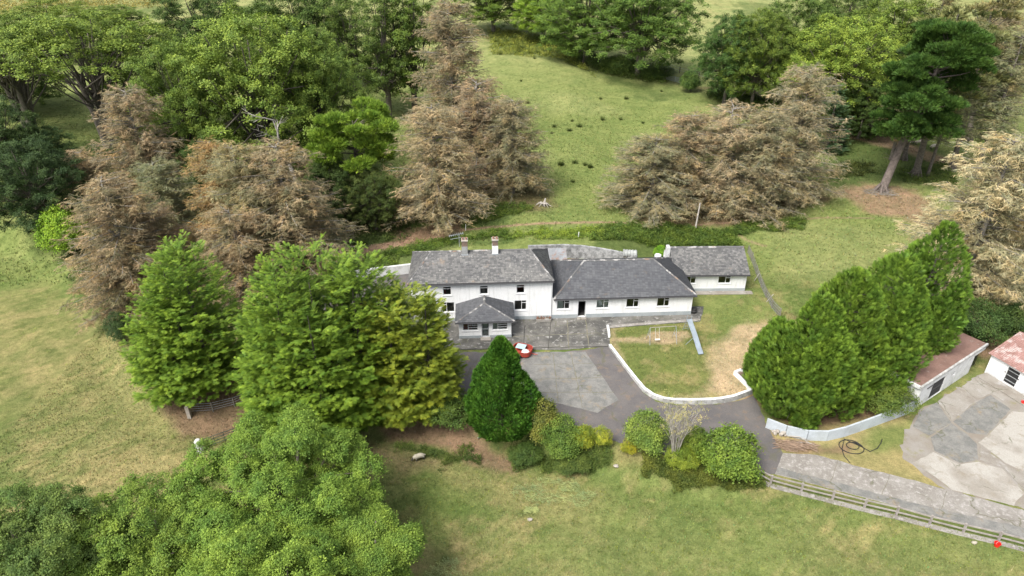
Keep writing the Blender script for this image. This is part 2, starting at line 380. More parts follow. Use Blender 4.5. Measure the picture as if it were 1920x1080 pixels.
def ground_colour(X, Y):
    c = np.tile(C_GREEN, (len(X), 1)).astype(float)
    n1 = fbm(X, Y, .07, 4); n2 = fbm(X + 90, Y + 30, .35, 4); n3 = fbm(X - 50, Y + 80, 1.3, 3)
    def lay(col, w_): 
        w_ = np.clip(w_, 0, 1)[:, None]; c[:] = c * (1 - w_) + col * w_
    def poly(col, px, soft=1.0, jit=2.0, amt=1.0, z=0.0):
        pts = W(px, z)
        d = sdist(X, Y, pts) + (n2 - .5) * jit * 2 + (n3 - .5) * jit * .7
        lay(col, sstep(soft, -soft, d) * amt)
    # front and left fields: olive with dry patches
    lay(C_OLIVE, sstep(.36, .62, n1) * .8 + .2)
    lay(C_DRY, sstep(.54, .68, n2) * .5)
    lay(C_DRY, sstep(.58, .7, fbm(X * 1.0 + 33, Y * 1.6, .8, 4)) * .5)
    lay(C_GREEN, sstep(.52, .66, fbm(X + 7, Y - 33, .16, 3)) * .65)
    # behind the house: bright green pasture
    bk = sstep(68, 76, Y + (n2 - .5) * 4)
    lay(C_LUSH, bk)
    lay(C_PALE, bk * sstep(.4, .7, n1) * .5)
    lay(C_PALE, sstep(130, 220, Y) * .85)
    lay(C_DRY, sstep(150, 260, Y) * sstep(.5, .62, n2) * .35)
    lay(C_DARK * 1.6, sstep(190, 250, Y) * sstep(.56, .66, fbm(X * .5, Y * .25, .3, 3)) * .6)
    # dry slope in the left field
    poly(C_DRY, [(-100, 560), (60, 520), (200, 640), (330, 700), (420, 830), (330, 870), (280, 960), (100, 900), (-50, 700)], 3, 3, .5)
    poly(C_DRY * 1.1, [(180, 820), (330, 800), (360, 850), (300, 900), (210, 940), (90, 900)], 2, 2.5, .7)
    poly(C_GREEN, [(340, 790), (440, 780), (420, 820), (350, 815)], .6, .5, .8)
    # mown / trampled streaks running diagonally over the left and front fields
    u_ = X * .8 + Y * .6; v_ = -X * .6 + Y * .8
    st_ = fbm(u_ * .16, v_ * 1.5, 1.0, 3); lay(C_DRY * 1.08, sstep(.56, .66, st_) * sstep(.42, .6, n1 * .5 + n2 * .5) * (Y < 70) * .5)
    lay(C_GREEN * .8, sstep(.58, .7, fbm(u_ * .25 + 50, v_ * 1.1, 1.0, 3)) * (Y < 70) * .45)
    lay(C_GREEN * .75, sstep(.6, .72, n3) * .4)
    # bare earth under the trees
    poly(C_DIRT * .8, [(310, 740), (480, 700), (490, 770), (420, 800), (330, 800), (300, 770)], .8, .8, .9)
    poly(C_DIRT * .8, [(630, 830), (700, 815), (830, 850), (760, 870), (700, 850), (640, 900), (560, 860)], 1, 1.5, .6)
    poly(C_DIRT * .95, [(700, 775), (880, 770), (920, 820), (970, 845), (965, 868), (920, 865), (880, 850), (800, 810), (730, 810)], .6, .7, .9)
    poly(C_DRY, [(820, 860), (1000, 870), (1120, 905), (1100, 960), (960, 930), (830, 890)], 1.5, 1.5, .6)
    poly(C_OLIVE * 1.15, [(1050, 930), (1500, 960), (1900, 1080), (900, 1100)], 5, 5, .6)
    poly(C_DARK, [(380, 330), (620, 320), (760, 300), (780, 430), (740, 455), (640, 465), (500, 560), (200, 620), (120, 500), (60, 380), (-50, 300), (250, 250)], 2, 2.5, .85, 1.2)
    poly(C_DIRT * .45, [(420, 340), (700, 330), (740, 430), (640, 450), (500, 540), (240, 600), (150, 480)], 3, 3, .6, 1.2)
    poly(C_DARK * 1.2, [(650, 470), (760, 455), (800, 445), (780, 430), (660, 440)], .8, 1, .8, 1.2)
    # nettles and rough green on the bank behind the house
    poly(C_DARK * 1.5, [(670, 498), (775, 488), (860, 462), (960, 455), (960, 440), (800, 447), (730, 470), (670, 488)], .6, .9, .8, 1.2)
    poly(C_DARK * 1.35, [(1100, 462), (1200, 482), (1250, 470), (1400, 455), (1370, 432), (1240, 418), (1140, 425)], .8, 1, .85, 1.2)
    poly(C_DARK * 1.5, [(1370, 430), (1500, 415), (1510, 400), (1380, 402)], .6, 1, .8, 1.2)
    poly(C_DARK * 1.8, [(860, 430), (900, 405), (870, 390), (980, 385), (1000, 395), (930, 420)], .6, 1, .7, 1.2)
    poly(C_DIRT * .7, [(880, 350), (1000, 340), (1040, 385), (1020, 400), (930, 395), (880, 400)], 1.5, 1.5, .6, 1.2)
    poly(C_DIRT * .75, [(1230, 430), (1450, 400), (1560, 360), (1540, 340), (1300, 380), (1180, 400)], 1.5, 1.5, .8, 1.2)
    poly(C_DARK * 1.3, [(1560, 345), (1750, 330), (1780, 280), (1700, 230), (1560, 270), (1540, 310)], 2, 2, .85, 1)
    poly(C_DIRT * 1.15, [(1560, 350), (1640, 335), (1720, 345), (1780, 400), (1900, 460), (1900, 520), (1780, 440), (1700, 400), (1640, 395)], 1.2, 1.6, .85, 1)
    poly(C_PATH, [(1560, 232), (1620, 245), (1700, 262), (1770, 285), (1920, 330), (1920, 345), (1760, 300), (1690, 278), (1600, 258)], 1, .8, .75, 1)
    poly(C_PALE * .9, [(1440, 430), (1560, 415), (1720, 440), (1740, 480), (1560, 520), (1460, 520)], 2.5, 2, .5, .5)
    poly(C_DARK * 1.4, [(930, 60), (1020, 75), (1130, 135), (1280, 170), (1230, 180), (1060, 120), (920, 100)], 4, 5, .8, 2)
    poly(C_DIRT * .6, [(1270, 150), (1400, 190), (1520, 220), (1700, 260), (1680, 230), (1500, 180)], 3, 3, .7, 2)
    # the worn path behind the house
    def line(col, px, wd, soft, amt=1.0, z=1.2):
        d = seg_dist(X, Y, W(px, z), False) + (n3 - .5) * wd * .9
        lay(col, sstep(wd + soft, wd - soft, d) * amt)
    line(C_PATH * 1.05, [(600, 490), (665, 475), (710, 463), (775, 452), (830, 440)], 1.0, .4)
    line(C_DIRT * 1.1, [(770, 445), (830, 430), (850, 405)], 2.2, .7, .95)
    line(C_PATH, [(830, 436), (910, 428), (990, 424), (1060, 418), (1190, 414)], .28, .22, .95)
    line(C_PATH, [(850, 415), (905, 395), (960, 390)], .2, .2, .7)
    line(C_PATH, [(1190, 414), (1290, 412), (1400, 405), (1540, 398), (1640, 400)], .18, .2, .8)
    line(C_PATH, [(1370, 430), (1400, 445), (1435, 458)], .2, .2, .7, .4)
    # garden
    poly(np.array((.142, .168, .052)), [(1143, 612), (1240, 608), (1400, 556), (1470, 590), (1420, 760), (1240, 760), (1160, 690)], .5, .6, .85, .2)
    poly(C_LUSH, [(1310, 560), (1440, 545), (1470, 590), (1420, 620), (1330, 640), (1310, 600)], .8, .8, .7, .1)
    lay(C_DRY, sstep(.5, .64, fbm(X + 3, Y, .7, 4)) * (sdist(X, Y, LAWN) < 0) * .6)
    poly(C_SAND, [(1290, 750), (1415, 740), (1430, 650), (1470, 610), (1440, 598), (1375, 620), (1335, 645), (1318, 680), (1325, 705), (1305, 735)], 1.0, 1.3, .95, .35)
    poly(C_SAND * .95, [(1225, 620), (1290, 618), (1300, 632), (1262, 645), (1240, 650), (1200, 645), (1145, 642), (1145, 632), (1205, 634)], .3, .4, .85, .2)
    poly(C_SAND * .85, [(1143, 612), (1155, 615), (1160, 660), (1180, 690), (1172, 692), (1145, 655)], .2, .3, .6, .2)
    # yard edges
    poly(C_DIRT * .9, [(1405, 745), (1440, 770), (1500, 815), (1600, 822), (1700, 780), (1700, 740), (1620, 730), (1440, 735)], .6, .6, .95)
    poly(C_DRY * 1.05, [(1440, 800), (1720, 775), (1900, 850), (1900, 930), (1700, 910), (1560, 870), (1468, 850)], .5, .8, .9)
    poly(C_GREEN * 1.1, [(1640, 805), (1720, 785), (1740, 830), (1690, 850), (1620, 850)], .8, 1.0, .7)
    poly(C_DIRT, [(1430, 790), (1470, 830), (1560, 840), (1600, 830), (1590, 850), (1500, 850), (1440, 830)], .4, .5, .85)
    poly(C_DRY * .85, [(1150, 840), (1300, 875), (1420, 895), (1420, 910), (1280, 890), (1150, 870)], .6, .6, .7, -.5)
    poly(C_DIRT, [(1790, 640), (1860, 620), (1880, 660), (1850, 670), (1800, 650)], .8, .6, .9)
    return c
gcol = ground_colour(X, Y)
Zg = hgt(X, Y)
nx, ny = len(gx), len(gy)
ii = np.arange(nx * ny).reshape(ny, nx)
F = np.stack([ii[:-1, :-1].ravel(), ii[:-1, 1:].ravel(), ii[1:, 1:].ravel(), ii[1:, :-1].ravel()], 1)
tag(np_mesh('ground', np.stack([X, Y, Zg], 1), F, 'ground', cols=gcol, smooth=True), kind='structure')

# ------------------------------------------------------------------ paved sheets (each a few mm above the one below)
def rough_poly(pts, amp=.07, step=.5, seed=1):
    out = []; n = len(pts); r_ = random.Random(seed)
    for i in range(n):
        a = Vector((*pts[i], 0)); b = Vector((*pts[(i + 1) % n], 0)); k = max(1, int((b - a).length / step))
        for j in range(k):
            q = a.lerp(b, j / k); out.append((q.x + r_.uniform(-amp, amp), q.y + r_.uniform(-amp, amp)))
    return out
def pave(name, px, z, mat, amp=.09, parent=None, thick=.15, kind='structure', pts=None):
    q = rough_poly(pts or W(px), amp, .5, len(px or pts))
    o = MB().prism(q, z - thick, z).build(name, mat, parent)
    if kind: o['kind'] = kind
    return o
pave('driveway', [(843, 660), (1048, 661), (1143, 650), (1163, 678), (1185, 707), (1206, 735), (1231, 754), (1265, 759), (1344, 759), (1380, 753), (1412, 742), (1425, 765),
                  (1438, 800), (1468, 850), (1455, 890), (1420, 890), (1300, 866), (1165, 831), (1060, 803), (1000, 786), (900, 766), (820, 758), (700, 755), (620, 735), (560, 690),
                  (540, 620), (590, 560), (690, 511), (790, 505), (775, 560), (765, 610), (765, 660)], .02, 'asphalt')
pave('tarmac_patch', [(985, 661), (1035, 660), (1098, 660), (1159, 750), (1121, 774), (1013, 749), (990, 735), (965, 700)], .026, 'slab', .05)
pave('patio', [(765, 590), (1040, 575), (1320, 575), (1313, 603), (1230, 609), (1143, 616), (1143, 649), (1048, 657), (960, 655), (845, 655), (765, 655)], .045, 'patio', .05)
pave('path_edging', [(1143, 615), (1230, 608), (1313, 602), (1313, 598), (1230, 603.5), (1150, 610), (1126, 620)], .056, 'road', .04)
pave('road', [(1468, 850), (1530, 853), (1600, 872), (1700, 898), (1790, 922), (1900, 952), (2150, 1020), (2150, 1075), (1920, 1012), (1700, 955), (1453, 889)], .024, 'road', .05)
pave('road_edge', [(1457, 876), (1560, 903), (1700, 940), (1920, 990), (2150, 1048), (2150, 1072), (1920, 1011), (1700, 954), (1453, 888)], .032, 'slab', .08)
pave('back_yard', None, .012, 'soil', .05, pts=[(3.5, 70), (19, 70), (19, 75.5), (14, 75.2), (10.5, 76.4), (4, 77.2), (-11, 74), (-11, 70)])
pave('house_plot_floor', None, .008, 'soil', 0, pts=[(-10, 62.5), (26, 69), (26, 74), (-10, 69)])
def joint(parent, a, b, z, wd=.07, mat='weedjoint'):
    p, q = P(*a), P(*b); n = max(2, int((q - p).length / .5)); rr = random.Random(int(a[0])); pts = [p.lerp(q, k / n) + Vector((rr.uniform(-.04, .04), rr.uniform(-.04, .04), 0)) for k in range(n + 1)]
    d = (q - p).normalized(); s_ = Vector((-d.y, d.x, 0)); L_ = [x_ + s_ * wd * rr.uniform(.3, .8) for x_ in pts]; R_ = [x_ - s_ * wd * rr.uniform(.3, .8) for x_ in pts]
    MB().add([(x_.x, x_.y, z) for x_ in L_ + R_], [(k, n + 1 + k, n + 2 + k, k + 1) for k in range(n)]).build('slab_joint', mat, parent)
M['weedjoint'] = surf('weedy_joint', (.20, .18, .13), (.13, .13, .085), 1.5)
M['darkjoint'] = surf('dark_joint', (.05, .048, .045), (.09, .085, .07), 2)
po = bpy.data.objects['patio']; tp_ = bpy.data.objects['tarmac_patch']; ro_ = bpy.data.objects['road']
for a, b in (((1033, 602), (1028, 655)), ((1064, 601), (1066, 654)), ((1098, 600), (1104, 651)), ((962, 632), (1142, 624)), ((985, 610), (980, 655))): joint(po, a, b, .05, .08, 'darkjoint' if a[0] % 2 else 'weedjoint')
for a, b in (((1000, 684), (1110, 682)), ((1005, 712), (1131, 708)), ((1012, 736), (1150, 736)), ((1037, 662), (1047, 754)), ((1070, 661), (1092, 764))): joint(tp_, a, b, .031, .055)
for a, b in (((1571, 862), (1556, 908)), ((1668, 890), (1650, 938)), ((1775, 920), (1760, 972))): joint(ro_, a, b, .029, .035, 'weedjoint')
joint(po, (845, 656), (1143, 650), .05, .14, 'darkjoint')
yard = MB().prism(rough_poly(W([(1722, 772), (1850, 700), (1935, 760), (2200, 850), (2250, 1040), (1905, 950), (1780, 918), (1745, 895), (1700, 865), (1690, 820)]), .3, .5, 5), -.13, .012).build('farmyard_base', 'yardbase')
tag(yard, kind='structure')
slabs = [([(1758, 752), (1800, 726), (1828, 752), (1785, 790)], 'concrete'), ([(1724, 774), (1756, 754), (1783, 792), (1742, 818), (1712, 800)], 'slab'),
         ([(1803, 725), (1840, 702), (1893, 742), (1880, 752), (1858, 738), (1832, 750)], 'concrete'), ([(1787, 791), (1831, 754), (1857, 741), (1895, 768), (1850, 815), (1815, 812)], 'slab'),
         ([(1745, 820), (1784, 794), (1812, 814), (1830, 832), (1835, 862), (1800, 868), (1752, 845)], 'slab'),
         ([(1898, 771), (1935, 775), (2080, 850), (1960, 905), (1885, 868), (1835, 830), (1853, 817)], 'concrete_white'),
         ([(1750, 848), (1798, 871), (1834, 866), (1880, 880), (1920, 925), (1900, 948), (1785, 918), (1752, 893), (1712, 868)], 'concrete_white'),
         ([(1838, 834), (1883, 871), (1958, 908), (2100, 870), (2200, 1020), (1930, 950), (1922, 922), (1884, 878), (1838, 862)], 'concrete')]
for i, (px, mt) in enumerate(slabs): pave('concrete_slab', px, .03 + .002 * (i % 3), mt, .04, yard, .05, None)

# ------------------------------------------------------------------ grass tufts (real blades, coloured like the ground they grow from)
def blades(name, n, x0, x1, y0, y1, hmin, hmax, wd, seed, dens=None):
    r_ = np.random.default_rng(seed)
    x = r_.uniform(x0, x1, n); y = r_.uniform(y0, y1, n)
    keep = (np.abs(x) < .80 * (y * _c + 20) + 3)
    paved = (sdist(x, y, YARD) > .3) | (-sdist(x, y, LAWN) > .3)
    keep &= paved
    if dens is not None: keep &= r_.random(n) < dens(x, y)
    x = x[keep]; y = y[keep]; n = len(x)
    c = ground_colour(x, y)
    z = hgt(x, y)
    V = []; Cc = []
    for k in range(2):
        a = r_.uniform(0, 2 * np.pi, n); h = r_.uniform(hmin, hmax, n); l = r_.uniform(.3, 1.1, n) * h; w_ = wd * r_.uniform(.6, 1.4, n)
        dx, dy = np.cos(a), np.sin(a)
        ox = x + r_.uniform(-.1, .1, n); oy = y + r_.uniform(-.1, .1, n)
        p0 = np.stack([ox - dy * w_, oy + dx * w_, z - .02], 1); p1 = np.stack([ox + dy * w_, oy - dx * w_, z - .02], 1)
        p2 = np.stack([ox + dx * l, oy + dy * l, z + h], 1)
        V.append(np.stack([p0, p1, p2], 1).reshape(-1, 3))
        b_ = r_.uniform(.65, 1.35, n)[:, None] * (1 + .12 * r_.standard_normal((n, 3)) * (1, .6, 1))
        Cc.append(np.repeat(np.clip(c * b_, .01, .8), 3, 0))
    V = np.concatenate(V); Cc = np.concatenate(Cc)
    tag(np_mesh(name, V, np.arange(len(V)).reshape(-1, 3), 'grass', cols=Cc), kind='stuff')
blades('field_grass', 150000, -45, 50, 22, 72, .05, .15, .035, 11)
blades('pasture_grass', 130000, -95, 105, 72, 175, .10, .26, .06, 12, lambda x, y: 1 - sstep(105, 172, y))


# ------------------------------------------------------------------ the house
HO = Vector((4.3, 62.6, 0)); HR = R(3.0)
def frame_wall(mb, u0, u1, z0, z1, ops, dep=.28, v=0.0):
    """a wall facing -v with real openings and reveals"""
    us = sorted({u0, u1, *[o[0] for o in ops], *[o[1] for o in ops]}); zs = sorted({z0, z1, *[o[2] for o in ops], *[o[3] for o in ops]})
    for a, b in zip(us, us[1:]):
        for c, d in zip(zs, zs[1:]):
            m_ = ((a + b) / 2, (c + d) / 2)
            if any(o[0] < m_[0] < o[1] and o[2] < m_[1] < o[3] for o in ops): continue
            mb.add([(a, v, c), (b, v, c), (b, v, d), (a, v, d)], [(0, 1, 2, 3)])
            mb.add([(a, v + dep, c), (b, v + dep, c), (b, v + dep, d), (a, v + dep, d)], [(3, 2, 1, 0)])
    for a, b, c, d in ops:
        mb.add([(a, v, c), (b, v, c), (b, v, d), (a, v, d), (a, v + dep, c), (b, v + dep, c), (b, v + dep, d), (a, v + dep, d)],
               [(0, 4, 5, 1), (1, 5, 6, 2), (2, 6, 7, 3), (3, 7, 4, 0)])
def window(parent, u0, u1, z0, z1, style, v=.09, curtain=None, label=None):
    """frame with mullions, panes, sill: one part with sub-parts"""
    f = MB(); t_ = .055; d = .07; xm = u0 + (u1 - u0) * (.60 if style == 'LR' else .36)
    f.box(u0, u1, v, v + d, z0, z0 + t_); f.box(u0, u1, v, v + d, z1 - t_, z1); f.box(u0, u0 + t_, v, v + d, z0 + t_, z1 - t_); f.box(u1 - t_, u1, v, v + d, z0 + t_, z1 - t_)
    hz = z1 - (z1 - z0) * .27
    if style in ('LR', 'RL'):
        f.box(xm - t_ / 2, xm + t_ / 2, v, v + d, z0 + t_, z1 - t_)
        if style == 'LR': f.box(xm + t_ / 2, u1 - t_, v, v + d, hz - t_ / 2, hz + t_ / 2)
        else: f.box(u0 + t_, xm - t_ / 2, v, v + d, hz - t_ / 2, hz + t_ / 2)
        panes = [(u0, xm, z0, z1), (xm, u1, z0, hz), (xm, u1, hz, z1)] if style == 'LR' else [(xm, u1, z0, z1), (u0, xm, z0, hz), (u0, xm, hz, z1)]
    elif style == 'P':
        f.box(xm - t_ / 2, xm + t_ / 2, v, v + d, z0 + t_, z1 - t_)
        for q in (.36, .68): f.box(xm + t_ / 2, u1 - t_, v, v + d, z0 + (z1 - z0) * q - t_ / 2, z0 + (z1 - z0) * q + t_ / 2)
        panes = [(u0, xm, z0, z1)] + [(xm, u1, z0 + (z1 - z0) * a, z0 + (z1 - z0) * b) for a, b in ((0, .36), (.36, .68), (.68, 1))]
    else:
        f.box(u0 + t_, u1 - t_, v, v + d, hz - t_ / 2, hz + t_ / 2); panes = [(u0, u1, z0, hz), (u0, u1, hz, z1)]
    fo = f.build('window', 'trim', parent)
    for a, b, c, e in panes:
        MB().box(a + .03, b - .03, v + .03, v + .04, c + .03, e - .03).build('pane', 'glass', fo)
    MB().box(u0 - .08, u1 + .08, -.05 + v - .09, v - .003, z0 - .075, z0 - .003).build('sill', 'trim', fo)
    if curtain:
        MB().box(u0 + .05, u0 + (u1 - u0) * curtain[1], v + .16, v + .19, z0 + .02, z1 - .02).build('curtain', curtain[0], fo)
    return fo
def slates(name, poly, mat, parent, sw=.3, ex=.22, seed=1, jitter=.6):
    """real slates over a planar polygon (3D, first edge = eave), parent roof gets underlay; joined since each is a few px"""
    r_ = random.Random(seed)
    p0, p1 = Vector(poly[0]), Vector(poly[1]); n = (p1 - p0).cross(Vector(poly[2]) - p0).normalized()
    if n.z < 0: n = -n
    e = (p1 - p0).normalized(); u = n.cross(e).normalized()
    if u.z < 0: u = -u
    q2 = [((Vector(p) - p0).dot(e), (Vector(p) - p0).dot(u)) for p in poly]
    x0 = min(q[0] for q in q2); x1 = max(q[0] for q in q2); y1 = max(q[1] for q in q2)
    V, F_, A = [], [], []; row = 0; y = 0
    def span(yy):
        xs = []
        for i in range(len(q2)):
            (ax, ay), (bx, by) = q2[i], q2[(i + 1) % len(q2)]
            if (ay > yy) != (by > yy): xs.append(ax + (bx - ax) * (yy - ay) / (by - ay))
        return (min(xs), max(xs)) if len(xs) > 1 else None
    while y < y1 - .02:
        s_ = span(min(y + ex * .5, y1 - .01))
        if s_:
            a, b = s_; x = a - (sw / 2 if row % 2 else 0)
            while x < b:
                xa, xb = max(x + .006, a), min(x + sw - .006, b)
                if xb - xa > .03:
                    top = min(ex * 1.25, y1 - y); j = r_.uniform(0, .012) * jitter; dy = r_.uniform(-.012, .012) * jitter; k = len(V); sk = r_.uniform(-.01, .01) * jitter
                    base = p0 + u * (y + dy)
                    V += [tuple(base + e * xa + u * sk + n * (.03 + j)), tuple(base + e * xb - u * sk + n * (.03 + j)), tuple(base + e * xb + u * top + n * .008), tuple(base + e * xa + u * top + n * .008),
                          tuple(base + e * xa + n * .0), tuple(base + e * xb + n * .0)]
                    F_ += [(k, k + 1, k + 2, k + 3), (k + 4, k + 5, k + 1, k)]; A += [r_.random()] * 6
                x += sw
        y += ex; row += 1
    o = np_mesh(name, np.array(V), np.array(F_), mat, {'var': np.array(A)}, parent=parent)
    o['kind'] = 'stuff'
    return o
def ridge(parent, a, b, mat, r_=.11, seed=3, name='ridge_tiles'):
    a = Vector(a); b = Vector(b); n = max(2, int((b - a).length / .45)); mb = MB(); rr = random.Random(seed)
    d = (b - a).normalized(); x = d.cross(Vector((0, 0, 1))).normalized(); up = x.cross(d)
    for i in range(n):
        p = a.lerp(b, i / n); q = a.lerp(b, (i + .985) / n); off = up * rr.uniform(-.012, .012)
        vs_ = []
        for c in (p, q):
            for w_, h_ in ((-1.25, -.45), (-.6, .35), (0, .55), (.6, .35), (1.25, -.45)): vs_.append(c + x * w_ * r_ + up * h_ * r_ + off)
        mb.add(vs_, [(0, 1, 6, 5), (1, 2, 7, 6), (2, 3, 8, 7), (3, 4, 9, 8), (4, 3, 2, 1, 0), (5, 6, 7, 8, 9)])
    o = mb.build(name, mat, parent); o['kind'] = 'stuff'; return o
def hip_roof(parent, u0, u1, v0, v1, ze, zr, ra, rb, mat, seed, capmat='ridgecap', vr=None):
    vm = vr if vr is not None else (v0 + v1) / 2
    A, B, C_, D = (u0, v0, ze), (u1, v0, ze), (u1, v1, ze), (u0, v1, ze); E, Fq = (ra, vm, zr), (rb, vm, zr)
    mb = MB(); 
    planes = [[A, B, Fq, E], [B, C_, Fq], [C_, D, E, Fq], [D, A, E]]
    planes = [p for p in planes if len({tuple(q) for q in p}) > 2 and (Vector(p[1]) - Vector(p[0])).cross(Vector(p[2]) - Vector(p[0])).normalized().z > .05]
    for p in planes: mb.add(p, [tuple(range(len(p)))])
    mb.add([(q[0], q[1], q[2] - .16) for q in (A, B, C_, D)] + [A, B, C_, D], [(3, 2, 1, 0), (0, 1, 5, 4), (1, 2, 6, 5), (2, 3, 7, 6), (3, 0, 4, 7)])
    ro = mb.build('roof', 'underlay', parent)
    for i, p in enumerate(planes): slates('slates', p, mat, ro, seed=seed + i)
    up = Vector((0, 0, .05))
    ridge(ro, Vector(E) + up, Vector(Fq) + up, M['slatecap'], seed=seed)
    if ra > u0 + .1:
        ridge(ro, Vector(A) + up, Vector(E) + up, M['slatecap'], .09, seed + 1, 'hip_tiles'); ridge(ro, Vector(D) + up, Vector(E) + up, M['slatecap'], .09, seed + 1, 'hip_tiles')
    if rb < u1 - .1:
        ridge(ro, Vector(B) + up, Vector(Fq) + up, M['slatecap'], .09, seed + 2, 'hip_tiles'); ridge(ro, Vector(C_) + up, Vector(Fq) + up, M['slatecap'], .09, seed + 2, 'hip_tiles')
    gut = MB().tube([(u0, v0 - .07, ze - .1), (u1, v0 - .07, ze - .1)], .055, 8).build('gutter', 'fascia', parent)
    return ro
M['slatecap'] = surf('mortared_ridge', (.13, .13, .13), (.40, .39, .38), 1.3, .52, .6, (.32, .2, .13), 1.1, .58, .68)
def shell(parent, u0, u1, v0, v1, z0, z1, ops, mat='white', side=True, dep=.28):
    mb = MB(); frame_wall(mb, u0, u1, z0, z1, ops, dep, v0)
    mb.add([(u0, v0, z0), (u0, v1, z0), (u0, v1, z1), (u0, v0, z1)], [(3, 2, 1, 0)][::1]); mb.add([(u1, v0, z0), (u1, v1, z0), (u1, v1, z1), (u1, v0, z1)], [(0, 1, 2, 3)])
    mb.add([(u0, v1, z0), (u1, v1, z0), (u1, v1, z1), (u0, v1, z1)], [(3, 2, 1, 0)])
    wo = mb.build('wall', mat, parent)
    # room lining and floor, dim as rooms are
    i_ = .06
    MB().add([(u0 + i_, v0 + dep + .01, z0 + .1), (u1 - i_, v0 + dep + .01, z0 + .1), (u1 - i_, v1 - i_, z0 + .1), (u0 + i_, v1 - i_, z0 + .1),
              (u0 + i_, v0 + dep + .01, z1 - .05), (u1 - i_, v0 + dep + .01, z1 - .05), (u1 - i_, v1 - i_, z1 - .05), (u0 + i_, v1 - i_, z1 - .05)],
             [(0, 1, 2, 3), (7, 6, 5, 4), (1, 5, 6, 2), (3, 2, 6, 7), (0, 3, 7, 4)]).build('interior', 'inside', wo)
    return wo
def plinth(parent, u0, u1, v, z0, z1, gaps=(), sides=None):
    mb = MB(); us = [u0] + [g for p in gaps for g in p] + [u1]
    for a, b in zip(us[::2], us[1::2]): mb.box(a, b, v - .025, v + .02, z0, z1)
    if sides: 
        mb.box(u1 - .001, u1 + .025, v - .025, sides, z0, z1); mb.box(u0 - .025, u0 + .001, v - .025, sides, z0, z1)
    return mb.build('plinth', 'plinth', parent)

# main two-storey house
h = empty('farmhouse', HO, HR, 'two storey white farmhouse with weathered hipped slate roof and two chimneys', 'house')
up = [(-11.58, -10.72), (-7.70, -6.84), (-3.83, -2.97)]; lo = [(-11.75, -10.45), (-4.05, -2.75)]
ops = [(a, b, 3.3, 4.32) for a, b in up] + [(a, b, 1.2, 2.42) for a, b in lo] + [(-7.9, -6.9, .1, 2.1)]
shell(h, -14.9, 0, 0, 7.0, 0, 4.85, ops)
for a, b in up: window(h, a, b, 3.3, 4.32, 'T', curtain=('redcurtain', .35) if a < -11 else None)
window(h, lo[0][0], lo[0][1], 1.2, 2.42, 'RL'); window(h, lo[1][0], lo[1][1], 1.2, 2.42, 'LR')
plinth(h, -14.9, -10.2, 0, 0, .45); plinth(h, -4.5, 0, 0, 0, .45)
hip_roof(h, -15.2, .12, -.28, 7.25, 4.85, 6.72, -12.8, -2.15, 'slate', 10)
for cx, face, lab in ((-9.2, 'greystack', 'chimney with bare brown brick top and a grey rendered base'), (-5.95, 'white', 'chimney with bare brick top and a bright white base')):
    c = MB().box(cx - .32, cx + .32, 2.95, 3.7, 5.9, 7.5).build('chimney', face, h); c['label'] = lab
    MB().box(cx - .30, cx + .30, 2.97, 3.68, 7.5, 8.1).build('brick_stack', 'brick', c)
    MB().box(cx - .36, cx + .36, 2.91, 3.74, 8.1, 8.18).build('capping', 'stone', c)
    for k in (-.18, .18): MB().lathe([(.09, 0), (.13, .02), (.1, .06), (.1, .2), (.13, .24), (.08, .25), (.08, .05)], 10, (cx + k, 3.3, 8.18)).build('chimney_pot', 'terracotta', c)
    MB().box(cx - .36, cx + .36, 2.9, 3.75, 5.88, 6.58).build('flashing', 'galv', c)
an = empty('television_aerial', HO + Matrix.Rotation(HR, 3, 'Z') @ Vector((-9.75, 3.2, 7.4)), R(12), 'thin metal television aerial with crossbars fixed to the left chimney', 'aerial')
MB().tube([(0, 0, 0), (0, 0, 1.5)], .025, 6).build('mast', 'galv', an)
MB().tube([(-1.1, 0, 1.35), (.5, 0, 1.55)], .02, 6).build('boom', 'galv', an)
for k in range(8): MB().tube([(-1.0 + k * .2, -.35, 1.37 + k * .025), (-1.0 + k * .2, .35, 1.37 + k * .025)], .013, 4).build('crossbar', 'galv', an)
MB().tube([(-.95, 0, .95), (.2, 0, 1.08)], .02, 6).build('boom', 'galv', an)
MB().tube([(-.12, -.02, 4.8), (-.12, -.06, 2.9), (-.12, -.06, .3)], .045, 8).build('downpipe', 'trim', h)

# porch
pc = empty('porch', HO, HR, 'small white front porch with hipped slate roof, grey glazed door and two windows', 'porch')
pw = (-9.95, -4.55)
shell(pc, pw[0], pw[1], -3.35, -.01, 0, 2.2, [(-9.55, -8.0, .95, 1.85), (-7.62, -6.85, .12, 2.05), (-6.5, -4.95, .95, 1.85)])
for a, b, c in ((-9.55, -8.0, ('redcurtain', .6)), (-6.5, -4.95, ('curtain', .55))):
    wo = window(pc, a, b, .95, 1.85, 'P', v=-3.26, curtain=c)
d = MB(); 
for q in ((-7.62, -7.52, .12, 2.05), (-6.95, -6.85, .12, 2.05), (-7.52, -6.95, 1.95, 2.05), (-7.52, -6.95, 1.02, 1.12), (-7.52, -6.95, .12, .28)): d.box(q[0], q[1], -3.27, -3.2, q[2], q[3])
dd = d.build('door', 'greytrim', pc); MB().box(-7.5, -6.97, -3.24, -3.23, .3, 1.0).build('pane', 'glass', dd); MB().box(-7.5, -6.97, -3.24, -3.23, 1.13, 1.94).build('pane', 'glass', dd)
MB().box(-7.45, -7.0, -3.02, -3.0, .2, 1.9).build('curtain', 'curtain', dd)
plinth(pc, pw[0], pw[1], -3.35, 0, .36, [(-7.66, -6.81)], -.02)
MB().box(-7.75, -6.7, -3.95, -3.385, .05, .16).build('doorstep', 'concrete', pc)
u0, u1, v0, ze, zr, um, vh = pw[0] - .35, pw[1] + .35, -3.7, 2.2, 3.12, -7.25, -1.5
